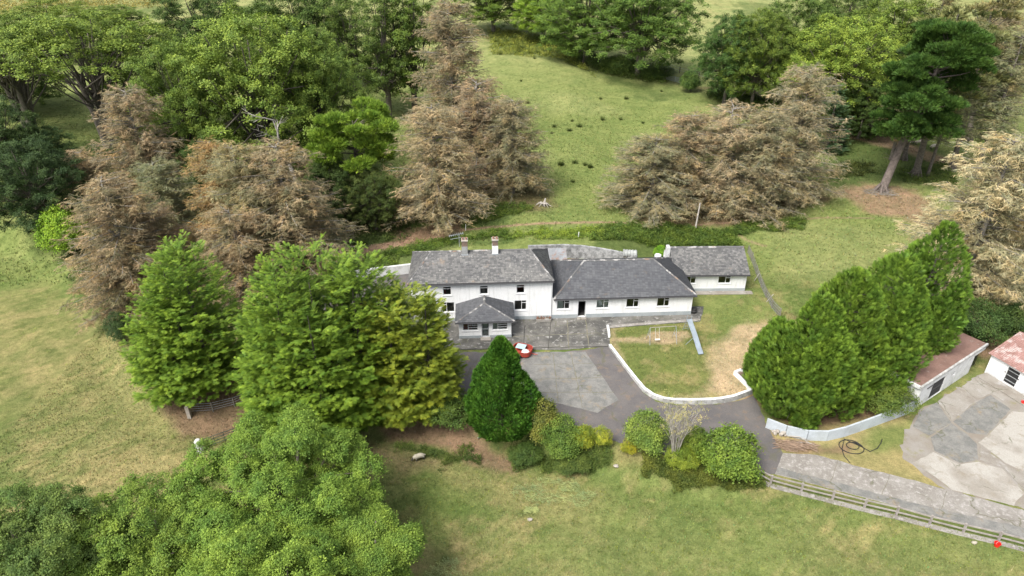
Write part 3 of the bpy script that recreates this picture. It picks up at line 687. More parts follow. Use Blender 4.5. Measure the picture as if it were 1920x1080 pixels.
A, B, C_, D, E, Fq = (u0, v0, ze), (u1, v0, ze), (u1, -.005, ze), (u0, -.005, ze), (um, vh, zr), (um, -.005, zr)
ro = MB().add([A, B, C_, D, E, Fq, (u0, v0, ze - .15), (u1, v0, ze - .15), (u1, -.005, ze - .15), (u0, -.005, ze - .15)],
              [(0, 1, 4), (1, 2, 5, 4), (3, 0, 4, 5), (6, 7, 1, 0), (7, 8, 2, 1), (9, 6, 0, 3), (9, 8, 7, 6)]).build('roof', 'underlay', pc)
slates('slates', [A, B, E], 'slate_dark', ro, seed=31); slates('slates', [B, C_, Fq, E], 'slate_dark', ro, seed=32); slates('slates', [D, A, E, Fq][:2] + [E, Fq], 'slate_dark', ro, seed=33)
upv = Vector((0, 0, .05))
ridge(ro, Vector(A) + upv, Vector(E) + upv, M['slatecap'], .09, 4, 'hip_tiles'); ridge(ro, Vector(B) + upv, Vector(E) + upv, M['slatecap'], .09, 5, 'hip_tiles'); ridge(ro, Vector(E) + upv, Vector(Fq) + upv, M['slatecap'], .1, 6)
MB().tube([(u0, v0 - .06, ze - .09), (u1, v0 - .06, ze - .09)], .05, 8).build('gutter', 'fascia', pc)
MB().tube([(u1 - .05, v0 - .06, ze - .1), (u1 + .05, v0 + .2, ze - .5), (pw[1] + .07, v0 + .45, ze - .8), (pw[1] + .07, v0 + .45, .2)], .04, 6).build('downpipe', 'fascia', pc)

# long single-storey wing
wg = empty('long_wing', HO, HR, 'long single storey white wing with dark hipped slate roof, four windows and open doorway', 'house')
wins = [(.53, 1.9), (4.82, 6.17), (8.07, 9.42), (11.43, 12.78)]
shell(wg, .02, 15.3, .01, 8.5, 0, 2.6, [(a, b, 1.15, 2.22) for a, b in wins] + [(2.84, 3.66, .12, 2.12)])
for i, (a, b) in enumerate(wins): window(wg, a, b, 1.15, 2.22, 'LR', v=.1, curtain=('curtain', .95) if i == 1 else (('curtain', .5) if i == 0 else None))
df = MB().box(2.84, 2.9, .1, .2, .12, 2.12).box(3.6, 3.66, .1, .2, .12, 2.12).box(2.9, 3.6, .1, .2, 2.06, 2.12).build('door_frame', 'greytrim', wg)
MB().box(2.9, 2.95, .3, 1.0, .14, 2.05).build('door', 'black', wg)
plinth(wg, .02, 15.3, .01, 0, .5, [(2.8, 3.7)], 8.0)
MB().box(2.75, 3.75, -.5, -.03, .05, .15).build('doorstep', 'concrete', wg)
hip_roof(wg, .14, 15.62, -.27, 8.75, 2.6, 4.78, 3.9, 11.7, 'slate_dark', 40)

# small rear wing
SO = P(1396, 546); SO = Vector((27.0, 68.55, 0)); SR = R(1.0)
sw_ = empty('end_wing', SO, SR, 'small white end wing set back on the right with gabled lichen covered slate roof', 'house')
shell(sw_, -8.3, 0, 0, 6.2, 0, 2.32, [(-3.25, -1.8, 1.05, 2.02), (-7.3, -5.85, 1.05, 2.02)])
window(sw_, -3.25, -1.8, 1.05, 2.02, 'LR'); window(sw_, -7.3, -5.85, 1.05, 2.02, 'LR')
plinth(sw_, -8.3, 0, 0, 0, .42, (), 6.0)
MB().box(-8.2, .8, -.75, -.03, -.05, .07).build('footpath', 'concrete', sw_)
zr = 4.2; vm = 3.1
A, B, E, Fq, C_, D = (-8.5, -.3, 2.32), (.22, -.3, 2.32), (-8.5, vm, zr), (.22, vm, zr), (.22, 6.5, 2.32), (-8.5, 6.5, 2.32)
ro = MB().add([A, B, Fq, E, C_, D, (-8.5, -.3, 2.2), (.22, -.3, 2.2)], [(0, 1, 2, 3), (3, 2, 4, 5), (6, 7, 1, 0)]).build('roof', 'underlay', sw_)
slates('slates', [A, B, Fq, E], 'slate', ro, seed=61); slates('slates', [C_, D, E, Fq], 'slate', ro, seed=62)
ridge(ro, Vector(E) + upv, Vector(Fq) + upv, M['slatecap'], .13, 9)
MB().add([(0, 0, 2.3), (0, 6.2, 2.3), (0, vm, zr - .05), (0, 0, 2.3)], [(0, 1, 2)]).build('gable', 'white', sw_)
MB().add([(-8.3, 0, 2.3), (-8.3, 6.2, 2.3), (-8.3, vm, zr - .05)], [(2, 1, 0)]).build('gable', 'white', sw_)
MB().box(-8.85, -8.5, 2.7, 3.5, 2.0, 4.35).build('chimney', 'whiteold', sw_)
MB().tube([(-8.5, -.36, 2.22), (.22, -.36, 2.22)], .05, 8).build('gutter', 'fascia', sw_)
def at_house(u, v, z=0): return HO + Matrix.Rotation(HR, 3, 'Z') @ Vector((u, v, z))

# ------------------------------------------------------------------ walls round the yard
def wall_run(name, pts, th, h0, h1, mat, label, cat, panel_name='wall_panel', capmat=None, zf=None, joint=.012, seed=1, nmax=None, inset=0):
    root = empty(name, (pts[0].x, pts[0].y, 0), 0, label, cat); r_ = random.Random(seed)
    o = Vector((pts[0].x, pts[0].y, 0))
    for i in range(len(pts) - 1):
        a, b = pts[i] - o, pts[i + 1] - o
        za = zf(pts[i]) if zf else 0; zb = zf(pts[i + 1]) if zf else 0
        ta = h0 + (h1 - h0) * i / (len(pts) - 1); tb = h0 + (h1 - h0) * (i + 1) / (len(pts) - 1); d = (b - a); d.z = 0; L = d.length; d.normalize(); n = Vector((-d.y, d.x, 0)) * th / 2
        a2 = a + d * joint; b2 = b - d * joint + d * 0
        def vv(q, z): return (q.x, q.y, z)
        mb = MB().add([vv(a2 - n, -.3 + za), vv(b2 - n, -.3 + zb), vv(b2 + n, -.3 + zb), vv(a2 + n, -.3 + za), vv(a2 - n, ta + za), vv(b2 - n, tb + zb), vv(b2 + n, tb + zb), vv(a2 + n, ta + za)],
                      [(3, 2, 1, 0), (4, 5, 6, 7), (0, 1, 5, 4), (1, 2, 6, 5), (2, 3, 7, 6), (3, 0, 4, 7)])
        mb.build(panel_name, mat, root)
        if capmat:
            n2 = n * 1.04; j = r_.uniform(-.015, .02)
            MB().add([vv(a2 - n2, ta + za + .003), vv(b2 - n2, tb + zb + .003), vv(b2 + n2, tb + zb + .003), vv(a2 + n2, ta + za + .003),
                      vv(a2 - n2, ta + za + .06 + j), vv(b2 - n2, tb + zb + .06 + j), vv(b2 + n2, tb + zb + .06 + j), vv(a2 + n2, ta + za + .06 + j)],
                     [(3, 2, 1, 0), (4, 5, 6, 7), (0, 1, 5, 4), (1, 2, 6, 5), (2, 3, 7, 6), (3, 0, 4, 7)]).build('coping', capmat, root)
    return root
def resample(pts, step):
    out = [pts[0]]
    L = [0]; 
    for a, b in zip(pts, pts[1:]): L.append(L[-1] + (b - a).length)
    n = max(1, round(L[-1] / step))
    for k in range(1, n + 1):
        s_ = L[-1] * k / n
        for i in range(len(pts) - 1):
            if s_ <= L[i + 1] + 1e-6:
                out.append(pts[i].lerp(pts[i + 1], (s_ - L[i]) / (L[i + 1] - L[i]))); break
    return out
lw = resample([P(*q) for q in LAWNWALL_PX], 1.1)
wall_run('garden_wall', lw, .24, .26, .56, 'stainedwall', 'low curved white garden wall between the driveway and the lawn', 'wall', 'wall_section', 'white', None, .004)
wall_run('kerb_wall', [P(1139, 613), P(1141, 622), P(1142, 634)], .2, .2, .2, 'white', 'short low white kerb at the lawn corner beside the patio', 'wall', 'wall_section', 'white', None, .004, 2)
pl = empty('planter', P(1409, 733), 0, 'concrete rimmed bed of dark soil beside the bare sandy lawn and big hedge', 'planter')
o_ = P(1409, 733); q = [P(1409, 733, .4) - o_, P(1377, 701, .4) - o_, P(1389, 696.5, .4) - o_, P(1428, 712, .4) - o_]
for a, b in ((0, 1), (1, 2), (2, 3)): MB().bar(q[a] + Vector((0, 0, -.02)), q[b] + Vector((0, 0, -.02)), .24, .6).build('rim', 'white', pl)
MB().prism([(v.x, v.y) for v in q], .2, .5).build('soil_fill', 'soil', pl)

cw = resample([P(*q) for q in [(1435, 801), (1455, 810), (1479, 818), (1505, 824), (1532, 827.5), (1556, 825), (1576, 820), (1614, 807), (1652, 793), (1683, 782), (1714, 770)]], 1.75)
wall_run('curved_wall', cw, .16, 1.0, 1.15, surf('pale_blue_render', (.50, .55, .60), (.42, .46, .49), .9, c3=(.3, .3, .28), sc3=3, lo3=.62, hi3=.8), 'curved pale grey panelled wall in front of the big hedge by the farm shed', 'wall', 'wall_panel', None, None, .02)
# retaining wall behind the house
rw = resample([P(990, 461, 1.9), P(1060, 458, 1.9), P(1100, 460, 1.9), P(1150, 469, 1.8), P(1195, 480, 1.7)], 2.2)
for p in rw: p.z = 0
wall_run('retaining_wall', rw, .3, 1.95, 1.75, surf('blackened_render', (.40, .41, .41), (.22, .23, .23), 1.3, .42, .6, (.10, .10, .10), 2.2, .5, .7), 'blackened grey retaining wall curving behind the long wing', 'wall', 'wall_panel')
rl = [P(620, 515, 1.1), P(690, 505, 1.1), P(740, 500, 1.1), P(800, 493, 1.1)]
for p in rl: p.z = 0
wall_run('back_wall', resample(rl, 2.5), .35, 1.1, 1.25, 'whiteold', 'low pale concrete wall left of the farmhouse below the footpath', 'wall', 'wall_panel')

# corrugated lean-to, tank, bits behind the house
def corrugated(mb, o, e, u, L, Wd, amp=.03, pitch=.15):
    n = int(L / pitch * 4); o, e, u = Vector(o), Vector(e), Vector(u); nn = e.cross(u).normalized(); b = len(mb.v)
    for i in range(n + 1):
        x = L * i / n; z = amp * math.sin(2 * math.pi * x / pitch)
        mb.v.append(tuple(o + e * x + nn * z)); mb.v.append(tuple(o + e * x + u * Wd + nn * z))
    for i in range(n): mb.f.append((b + 2 * i, b + 2 * i + 2, b + 2 * i + 3, b + 2 * i + 1))
ls = empty('lean_to', at_house(.15, 7.8), HR, 'small corrugated metal lean-to roof behind the gap between house and wing', 'shed')
mb = MB(); s_ = Vector((0, .95, .22)).normalized()
for k in range(3):
    mb2 = MB(); corrugated(mb2, (.2 + k * .78, .9, 2.55 + .01 * (k % 2)), (1, 0, 0), s_, .8, 2.3, .022, .16); mb2.build('roof_sheet', 'corr', ls)
MB().box(.25, 2.45, 3.0, 3.15, 0, 2.7).build('wall', 'whiteold', ls); MB().box(.25, .35, .9, 3.0, 0, 2.4).build('wall', 'whiteold', ls); MB().box(2.35, 2.45, .9, 3.0, 0, 2.4).build('wall', 'whiteold', ls)
tk = empty('storage_tank', P(1180, 482, 1.2), R(-8), 'ribbed pale cylindrical tank lying on the bank behind the long wing', 'tank')
pr = [(.02, -.85), (.42, -.82)]
for k in range(5): zc = -.7 + k * .35; pr += [(.45, zc - .1), (.5, zc - .05), (.5, zc + .05), (.45, zc + .1)]
pr += [(.42, .86), (.02, .92)]
MB().lathe(pr, 20).build('tank_body', 'tankmetal', tk, False, Matrix.Translation((0, 0, .5)) @ Matrix.Rotation(R(90), 4, 'Y'))
for k in (-.5, .5): MB().box(k - .1, k + .1, -.4, .4, -.4, .12).build('cradle', 'concrete', tk)

# ------------------------------------------------------------------ farm sheds on the right
dA = Vector((9.3, 6.3, 0)).normalized(); rA = math.atan2(dA.y, dA.x)
sa = empty('flat_roof_shed', (36.0, 47.5, 0), rA, 'white farm shed with flat rusty brown roof and black barred door behind the hedge', 'shed')
mb = MB(); frame_wall(mb, 0, 9.6, 0, 2.45, [(2.2, 4.5, .05, 1.95), (5.9, 6.35, 1.2, 1.7)], .2, 0)
mb.add([(0, 0, 0), (0, 4.2, 0), (0, 4.2, 2.45), (0, 0, 2.45), (11.6, 0.9, 0), (11.6, 4.2, 0), (11.6, 4.2, 2.45), (11.6, .9, 2.45)], [(3, 2, 1, 0), (4, 5, 6, 7), (1, 5, 6, 2)])
mb.build('wall', 'whiteold', sa)
MB().box(9.6, 11.6, .0, .12, 2.0, 2.45).build('lintel', 'whiteold', sa)
MB().box(-.15, 11.75, .14, 4.35, 2.45, 2.55).build('roof', 'rust', sa)
MB().box(-.2, 11.8, -.04, .14, 2.36, 2.59).build('fascia_board', 'stainedwall', sa)
MB().box(-.21, -.03, .14, 4.35, 2.3, 2.6).build('fascia_board', 'whiteold', sa)
MB().box(.1, 11.5, 3.9, 4.0, 0, 2.4).build('back_wall', 'inside', sa)
dr = MB().box(2.2, 4.5, .1, .15, .05, 1.95).build('door', 'black', sa)
for k in range(9): MB().box(2.25 + k * .26, 2.29 + k * .26, .06, .1, .08, 1.92).build('bar', 'fascia', dr)
MB().box(2.2, 4.5, .05, .1, .95, 1.02).build('bar', 'fascia', dr)
MB().box(5.9, 6.35, .1, .12, 1.2, 1.7).build('vent', 'greytrim', sa)
MB().box(1.1, 2.1, -.08, -.02, 1.86, 1.93).build('door_rail', 'fascia', sa)
g_ = MB()
for k in range(6): g_.box(9.7 + k * .32, 9.74 + k * .32, .3, .34, .05, 2.0)
g_.box(9.65, 11.5, .3, .34, .1, .16); g_.box(9.65, 11.5, .3, .34, 1.1, 1.16); g_.box(9.65, 11.5, .3, .34, 1.9, 1.96)
g_.build('barred_gate', 'black', sa)

dB = Vector((1.65, -4.1, 0)).normalized(); rB = math.atan2(dB.y, dB.x)
sb = empty('rusty_roof_barn', (45.6, 53.0, 0), rB, 'white barn at the right edge with sloping rusty corrugated roof and dark door', 'barn')
mb = MB(); frame_wall(mb, 0, 13, 0, 2.3, [(1.75, 2.85, .1, 1.9), (6.5, 8, .1, 2)], .22, 0)
mb.add([(0, 0, 0), (0, 6.4, 0), (0, 6.4, 2.3), (0, 3.2, 3.75), (0, 0, 2.3), (13, 0, 0), (13, 6.4, 0), (13, 6.4, 2.3), (13, 3.2, 3.75), (13, 0, 2.3)], [(4, 3, 2, 1, 0), (5, 6, 7, 8, 9), (1, 6, 7, 2)])
mb.build('wall', 'white', sb)
MB().box(.1, 12.9, .25, 6.3, .02, .04).build('interior_floor', 'inside', sb)
sl = Vector((0, 3.2 + .3, 1.45 + .14)).normalized(); Ls = math.hypot(3.5, 1.59)
for k in range(13):
    m2 = MB(); corrugated(m2, (-.2 + k * 1.02, -.3, 2.22 + .012 * (k % 2)), (1, 0, 0), sl, 1.06, Ls, .022, .17); m2.build('roof_sheet', 'rustbarn', sb)
    m2 = MB(); corrugated(m2, (-.2 + k * 1.02, 3.2, 3.81 + .012 * (k % 2)), (1, 0, 0), Vector((0, 3.5, -1.59)).normalized(), 1.06, Ls, .022, .17); m2.build('roof_sheet', 'rustbarn', sb)
MB().box(0, 13, -.03, -.003, 0, .3).build('plinth', 'whiteold', sb)
dr = MB().box(1.75, 2.85, .12, .17, .1, 1.9).build('door', 'black', sb)
for z in (.5, 1.0, 1.5): MB().box(1.75, 2.85, .08, .12, z, z + .06).build('rail', 'greytrim', dr)
for s_ in (1.62, 2.88): MB().box(s_, s_ + .1, -.08, -.02, 1.2, 1.28).build('hinge', 'fascia', dr)
MB().box(.2, 6.5, -1.4, -.05, .03, .13).build('step', 'concrete', sb)
rb_ = empty('feed_bucket', P(1917, 757), 0, 'red feed bucket at the foot of the barn wall', 'bucket')
MB().lathe([(.14, 0), (.17, .28), (.18, .3), (.16, .3), (.13, .03), (0, .03)], 14).build('bucket_body', 'redplastic', rb_)
MB().tube([(-.17, 0, .28), (-.1, 0, .4), (.1, 0, .4), (.17, 0, .28)], .01, 5).build('handle', 'galv', rb_)
bk = empty('feed_bucket', G(1868, 1024), .4, 'bright red bucket on the grass below the roadside rail fence', 'bucket')
MB().lathe([(.15, 0), (.2, .3), (.22, .32), (.19, .32), (.14, .03), (0, .03)], 16).build('bucket_body', 'redplastic', bk)
MB().tube([(-.2, 0, .3), (-.12, 0, .45), (.12, 0, .45), (.2, 0, .3)], .012, 5).build('handle', 'galv', bk)

# ------------------------------------------------------------------ fences and gates
def post_fence(name, pts, ph, pw_, rails, rmat, pmat, label, cat='fence', rail_w=.05, rail_h=.08, lean=0, rod=False):
    root = empty(name, pts[0], 0, label, cat); r_ = random.Random(len(pts)); tops = []
    for p in pts:
        q = p - pts[0]; t_ = Vector((r_.uniform(-lean, lean), r_.uniform(-lean, lean), 0))
        MB().bar(q - Vector((0, 0, .2)), q + t_ + Vector((0, 0, ph)), pw_).build('post', pmat, root); tops.append((q, t_))
    for (a, ta), (b, tb) in zip(tops, tops[1:]):
        for z in rails:
            pa = a + ta * z / ph + Vector((0, 0, z)); pb = b + tb * z / ph + Vector((0, 0, z)); s_ = Vector((r_.uniform(-.02, .02), 0, r_.uniform(-.03, .03)))
            if rod: MB().tube([pa, (pa + pb) / 2 + s_, pb], rail_w / 2, 5).build('rail', rmat, root)
            else: MB().bar(pa + s_, pb - s_, rail_w, rail_h).build('rail', rmat, root)
    return root
M['fencewood'] = surf('bleached_wood', (.36, .33, .31), (.27, .24, .22), 2)
px = [(1420, 896)] + [(1400 + a / 3.6, 780 + b / 3.6) for a, b in ((158, 462), (366, 515), (576, 570), (790, 625), (1005, 675), (1230, 735), (1458, 792), (1695, 848))] + [(1937, 1033), (2005, 1051), (2075, 1070)]
pts = []
for a, b in px: p = P(a, b, -.05); p.z = max(Zat(p.x, p.y), -.25); pts.append(p)
post_fence('rail_fence', pts, .95, .13, (.4, .82), 'fencewood', 'fencewood', 'weathered two rail fence with square posts along the concrete farm road', lean=.03, rail_w=.06, rail_h=.11)
wall_run('road_kerb', [P(a, b + 2) for a, b in px], .45, .03, .03, 'road', 'low rough concrete kerb under the roadside rail fence', 'kerb', 'kerb_section', None, None, .01)
p = [G(358, 775), G(400, 772), G(440, 762), G(474, 748)]
post_fence('wire_rail_fence', p, 1.05, .09, (.25, .5, .75, .98), 'galv', 'wood', 'thin four rail fence under the left bright green conifer', rod=True, rail_w=.035)
cp = empty('gate_post', G(356, 782), 0, 'squared concrete gate post at the foot of the left bright green conifer', 'post')
MB().box(-.16, .16, -.14, .14, -.2, 1.2).build('post_shaft', 'stone', cp); MB().add([(-.18, -.16, 1.2), (.18, -.16, 1.2), (.18, .16, 1.2), (-.18, .16, 1.2), (0, 0, 1.3)], [(0, 1, 4), (1, 2, 4), (2, 3, 4), (3, 0, 4), (3, 2, 1, 0)]).build('post_cap', 'stone', cp)
gw = empty('whitewashed_pillar', G(376, 846), 0, 'rough whitewashed stone pillar standing at the edge of the left field', 'pillar')
MB().lathe([(.3, -.2), (.33, .3), (.27, .8), (.31, 1.1), (.2, 1.28), (0, 1.3)], 9).build('pillar_stone', 'whiteold', gw)
a, b = G(384, 843), G(478, 806)
ig = empty('iron_gate', a, math.atan2(b.y - a.y, b.x - a.x), 'long dark green iron gate between whitewashed pillar and big conifer', 'gate'); L = (b - a).length; 
for z in (.25, .55, .85, 1.12): MB().tube([(0.1, 0, z), (L - .1, 0, z)], .03, 6).build('rail', 'greenpaint', ig)
for k in range(6): MB().tube([(.1 + (L - .2) * k / 5, 0, .15), (.1 + (L - .2) * k / 5, 0, 1.15)], .025, 6).build('upright', 'greenpaint', ig)
# netting fence on the right of the garden
px = [(1402, 466), (1408, 480), (1417, 505), (1427, 530), (1436, 552), (1447, 570), (1462, 588)]
p = [G(a, b + 8) for a, b in px]
nf = post_fence('netting_fence', p, 1.15, .08, (.1, .4, .7, 1.05), 'galv', 'wood', 'sagging wire netting fence with grey posts between garden and field', rod=True, rail_w=.02, lean=.15)
for i in range(len(p) - 1):
    a, b = p[i] - p[0], p[i + 1] - p[0]; n = 14; mb = MB()
    for k in range(n): 
        q = a.lerp(b, (k + .5) / n); mb.bar(q + Vector((0, 0, .05)), q + Vector((.02, .02, 1.08)), .022)
    for z in (.25, .55, .85): mb.bar(a + Vector((0, 0, z)), b + Vector((0, 0, z - .02)), .02)
    o = mb.build('netting', 'wood', nf); o['kind'] = 'stuff'
for i, (a, b, c, d) in enumerate(((1437, 566, 1450, 552), (1414, 527, 1424, 512))):
    q = empty('brace_pole', G(a, b), 0, ('pale leaning prop pole on the lower garden netting fence', 'pale leaning prop pole on the upper garden netting fence')[i], 'pole'); e = P(c, d, 1.0) - G(a, b)
    MB().tube([(0, 0, 0), tuple(e)], .04, 6).build('shaft', 'deadwood', q)
# field gate far behind
a, b = G(1250, 150), G(1281, 161)
fg = empty('field_gate', a, math.atan2(b.y - a.y, b.x - a.x), 'galvanised five bar field gate in the far hedge behind the pasture', 'gate'); L = (b - a).length
for z in (.2, .45, .7, .95, 1.2): MB().tube([(0, 0, z), (L, 0, z)], .04, 6).build('bar', 'galv', fg)
for x in (0, L / 2, L): MB().tube([(x, 0, .1), (x, 0, 1.25)], .045, 6).build('upright', 'galv', fg)
p = [G(1251, 128), G(1274, 137), G(1310, 146), G(1345, 155)]
post_fence('far_wire_fence', p, 1.5, .18, (.6, 1.2), 'galv', 'bark', 'dark posts and wire fence beyond the far field gate', rod=True, rail_w=.04)
p = [G(a, b) for a, b in ((1560, 232), (1610, 240), (1660, 249), (1710, 259), (1760, 272), (1810, 288))]
post_fence('pasture_fence', p, 1.3, .14, (.4, .8, 1.15), 'galv', 'wood', 'wire fence behind the big leaning pine beside the sheep', rod=True, rail_w=.03)
# pole behind the house
pb = G(1303, 432); pt = P(1313, 380, 0); dz = ray(1313, 380); tt = (pb.y + 1.2) / dz[1]
up_ = empty('wooden_pole', pb, 0, 'leaning bare pale pole standing behind the end wing', 'pole')
MB().tube([(0, 0, -.3), (dz[0] * tt - pb.x, 1.2, CAM_H + dz[2] * tt - pb.z)], [.13, .09], 8).build('shaft', 'deadwood', up_)
for i, (a, b, lab) in enumerate(((1084, 447, 'short white stake on the grass bank behind the long wing'), (873, 432, 'short white stake beside the footpath above the chimneys'))):
    q = empty('stake', G(a, b), 0, lab, 'stake'); MB().bar((0, 0, 0), (.05, 0, .9), .09).build('shaft', 'whiteplastic', q)

# ------------------------------------------------------------------ garden things
g0 = G(1240, 640)
sg = empty('swing_frame', g0, R(6), 'thin metal swing frame with A shaped legs on the worn lawn', 'swing')
for x in (-1.35, 1.35):
    for y in (-.7, .7): MB().tube([(x + .05 * np.sign(x), y, -.02), (x, 0, 1.75)], .024, 6).build('leg', 'galv', sg)
    MB().tube([(x, -.4, .75), (x, .4, .75)], .02, 6).build('crossbar', 'galv', sg)
MB().tube([(-1.35, 0, 1.76), (1.35, 0, 1.76)], .03, 8).build('top_bar', 'stone', sg)
for x in (-.8, -.4): MB().tube([(x, 0, 1.75), (x + .1, -.15, .4)], .012, 4).build('rope', 'whiteplastic', sg)
MB().box(-.75, -.25, -.28, -.08, .36, .41).build('seat', 'whiteplastic', sg)
st = P(1293, 603, 1.9); sbm = G(1312, 662)
sp_ = empty('slide', sbm, 0, 'pale blue metal playground slide with ladder on the lawn', 'slide'); st = Vector((st.x, st.y, 2.0)) - sbm
d = st.normalized(); x = d.cross(Vector((0, 0, 1))).normalized() * .24; nrm = x.cross(d).normalized()
bed = [Vector((0, -.35, .12)), Vector((0, 0, .2)), st * .1 + Vector((0, 0, .12)), st * .5 + Vector((0, 0, .14)), st * .95, st + Vector((0, .25, .02))]
mb = MB(); mb.v = []; 
for q in bed: mb.v += [tuple(q - x), tuple(q + x)]
for i in range(len(bed) - 1): mb.f.append((2 * i, 2 * i + 1, 2 * i + 3, 2 * i + 2))
mb.build('chute', 'bluemetal', sp_)
for s_ in (-1, 1): 
    for q, q2 in zip(bed, bed[1:]): pass
    MB().tube([q + x * s_ + nrm * abs(.05) for q in bed], .035, 6).build('side_rail', 'bluemetal', sp_)
for s_ in (-1, 1):
    MB().tube([st + x * s_ + Vector((0, .25, .45)), st + x * s_ + Vector((0, .3, 0)), Vector((st.x, st.y, 0)) + x * s_ * 1.2 + Vector((0, 1.0, -.2))], .03, 6).build('ladder_rail', 'bluemetal', sp_)
    MB().tube([st * .45 + x * s_ + Vector((0, 0, .05)), Vector((st.x * .45 - .5 * (s_ < 0), st.y * .45, -.1)) + x * s_ * 1.8], .025, 6).build('leg', 'bluemetal', sp_)
for k in range(6):
    c = st.lerp(Vector((st.x, st.y + .7, -.1)), (k + .5) / 6) + Vector((0, .3, 0)); MB().tube([c - x * 1.1, c + x * 1.1], .02, 5).build('rung', 'bluemetal', sp_)
# red open container with sheet
rc = empty('red_trailer', P(979, 663), R(-20), 'red low sided open container holding pale blue and white sheets beside the dark cone tree', 'trailer'); rc.scale = (.85, .85, .85)
mb = MB(); n = 28; ring = [(1.15 * math.copysign(abs(math.cos(a)) ** .6, math.cos(a)), .95 * math.copysign(abs(math.sin(a)) ** .6, math.sin(a))) for a in [2 * math.pi * k / n for k in range(n)]]
for s0, z0, z1 in ((1, .25, .8), (.94, .8, .25)):
    pass
b0 = 0
for s0, z in ((1.0, .22), (1.03, .82), (.95, .82), (.93, .3), (0.01, .3)): mb.v += [(s0 * a, s0 * b, z) for a, b in ring]
for i in range(4):
    for k in range(n): mb.f.append((i * n + k, i * n + (k + 1) % n, (i + 1) * n + (k + 1) % n, (i + 1) * n + k))
mb.build('tub', 'red', rc)
for s_ in (-1, 1): MB().lathe([(.0, -.08), (.24, -.08), (.24, .08), (0, .08)], 14).build('wheel', 'blackrubber', rc, False, Matrix.Translation((0, 1.02 * s_, .26)) @ Matrix.Rotation(R(90), 4, 'X'))
MB().tube([(1.1, 0, .3), (1.9, 0, .32)], .04, 6).build('drawbar', 'red', rc)
def wad(mb, c, rx, ry, rz, seed, n=10):
    r_ = random.Random(seed); b = len(mb.v)
    for i in range(n + 1):
        for k in range(n):
            th = math.pi * i / n; a = 2 * math.pi * k / n; q = 1 + r_.uniform(-.18, .18)
            mb.v.append((c[0] + rx * q * math.sin(th) * math.cos(a), c[1] + ry * q * math.sin(th) * math.sin(a), c[2] + rz * q * math.cos(th)))
    for i in range(n):
        for k in range(n): mb.f.append((b + i * n + k, b + (i + 1) * n + k, b + (i + 1) * n + (k + 1) % n, b + i * n + (k + 1) % n))
    return mb
M1 = Matrix.Translation(P(979, 663)) @ Matrix.Rotation(R(-20), 4, 'Z')
o = MB().box(-.7, .25, -.1, .72, .62, .66).build('folded_sheet', 'bluesheet', None); o.matrix_world = M1; tag(o, 'pale blue flat sheet lying in the red container', 'sheet')
o = wad(MB(), (.45, -.35, .55), .38, .35, .25, 3).build('plastic_bag', 'whiteplastic', None); o.matrix_world = M1; tag(o, 'crumpled white plastic bag in the red container', 'bag')
# flower trough, bin, gas bottle
ft = empty('flower_trough', at_house(-.9, -.45, .045), HR, 'stone flower trough with reddish plants against the white farmhouse wall', 'planter')
MB().box(-.8, .8, -.2, .2, 0, .3).build('trough', 'concrete', ft)
mb = MB(); r_ = random.Random(4)
for k in range(90):
    a = Vector((r_.uniform(-.75, .75), r_.uniform(-.16, .16), .28)); b = a + Vector((r_.uniform(-.12, .12), r_.uniform(-.12, .12), r_.uniform(.08, .28))); mb.bar(a, b, .05, .01)
mb.build('plants', surf('reddish_bedding_plant', (.3, .08, .08), (.09, .15, .05), 12), ft)['kind'] = 'stuff'
bn = empty('black_drum', at_house(15.75, .35, 0), 0, 'black drum standing at the right corner of the long wing', 'drum')
MB().lathe([(.02, 0), (.27, 0), (.3, .1), (.28, .35), (.3, .6), (.26, .64), (.24, .56), (0, .54)], 16).build('drum_body', 'blackrubber', bn, True)
MB().lathe([(.285, .3), (.31, .32), (.31, .36), (.285, .38)], 16).build('hoop', 'fascia', bn)
# satellite-like white clutter beside the end wing gable
cl = empty('white_drum', at_house(13.6, 9.1, 0), .3, 'white painted drum under the climbing plant left of the end wing gable', 'drum')
MB().lathe([(.02, 2.3), (.4, 2.3), (.4, 2.75), (.35, 2.8), (0, 2.8)], 14).build('drum_body', 'white', cl, True); MB().box(-.5, .5, -.4, .4, 0, 2.3).build('stand', 'whiteold', cl)
# hose coil
hc = G(1598, 838); mb = []
for k in range(60):
    a = k / 60 * 2 * math.pi * 2.2; r_0 = .62 + .28 * math.sin(a * .45) ; mb.append((r_0 * math.cos(a) * 1.2, r_0 * math.sin(a), .04 + .03 * (k / 60)))
tail0 = [(-1.0, -1.9, .04), (-1.15, -1.1, .04), (-1.0, -.3, .04), (-.3, .9, .05)]; tail1 = [(1.2, -.6, .05), (2.0, -.2, .05), (2.6, .45, .04), (2.9, .9, .04)]
o = MB().tube(tail0 + mb + tail1, .035, 6).build('hose', 'blackrubber', None, True); o.location = hc; tag(o, 'loose coil of black hose on the grass by the curved wall', 'hose')
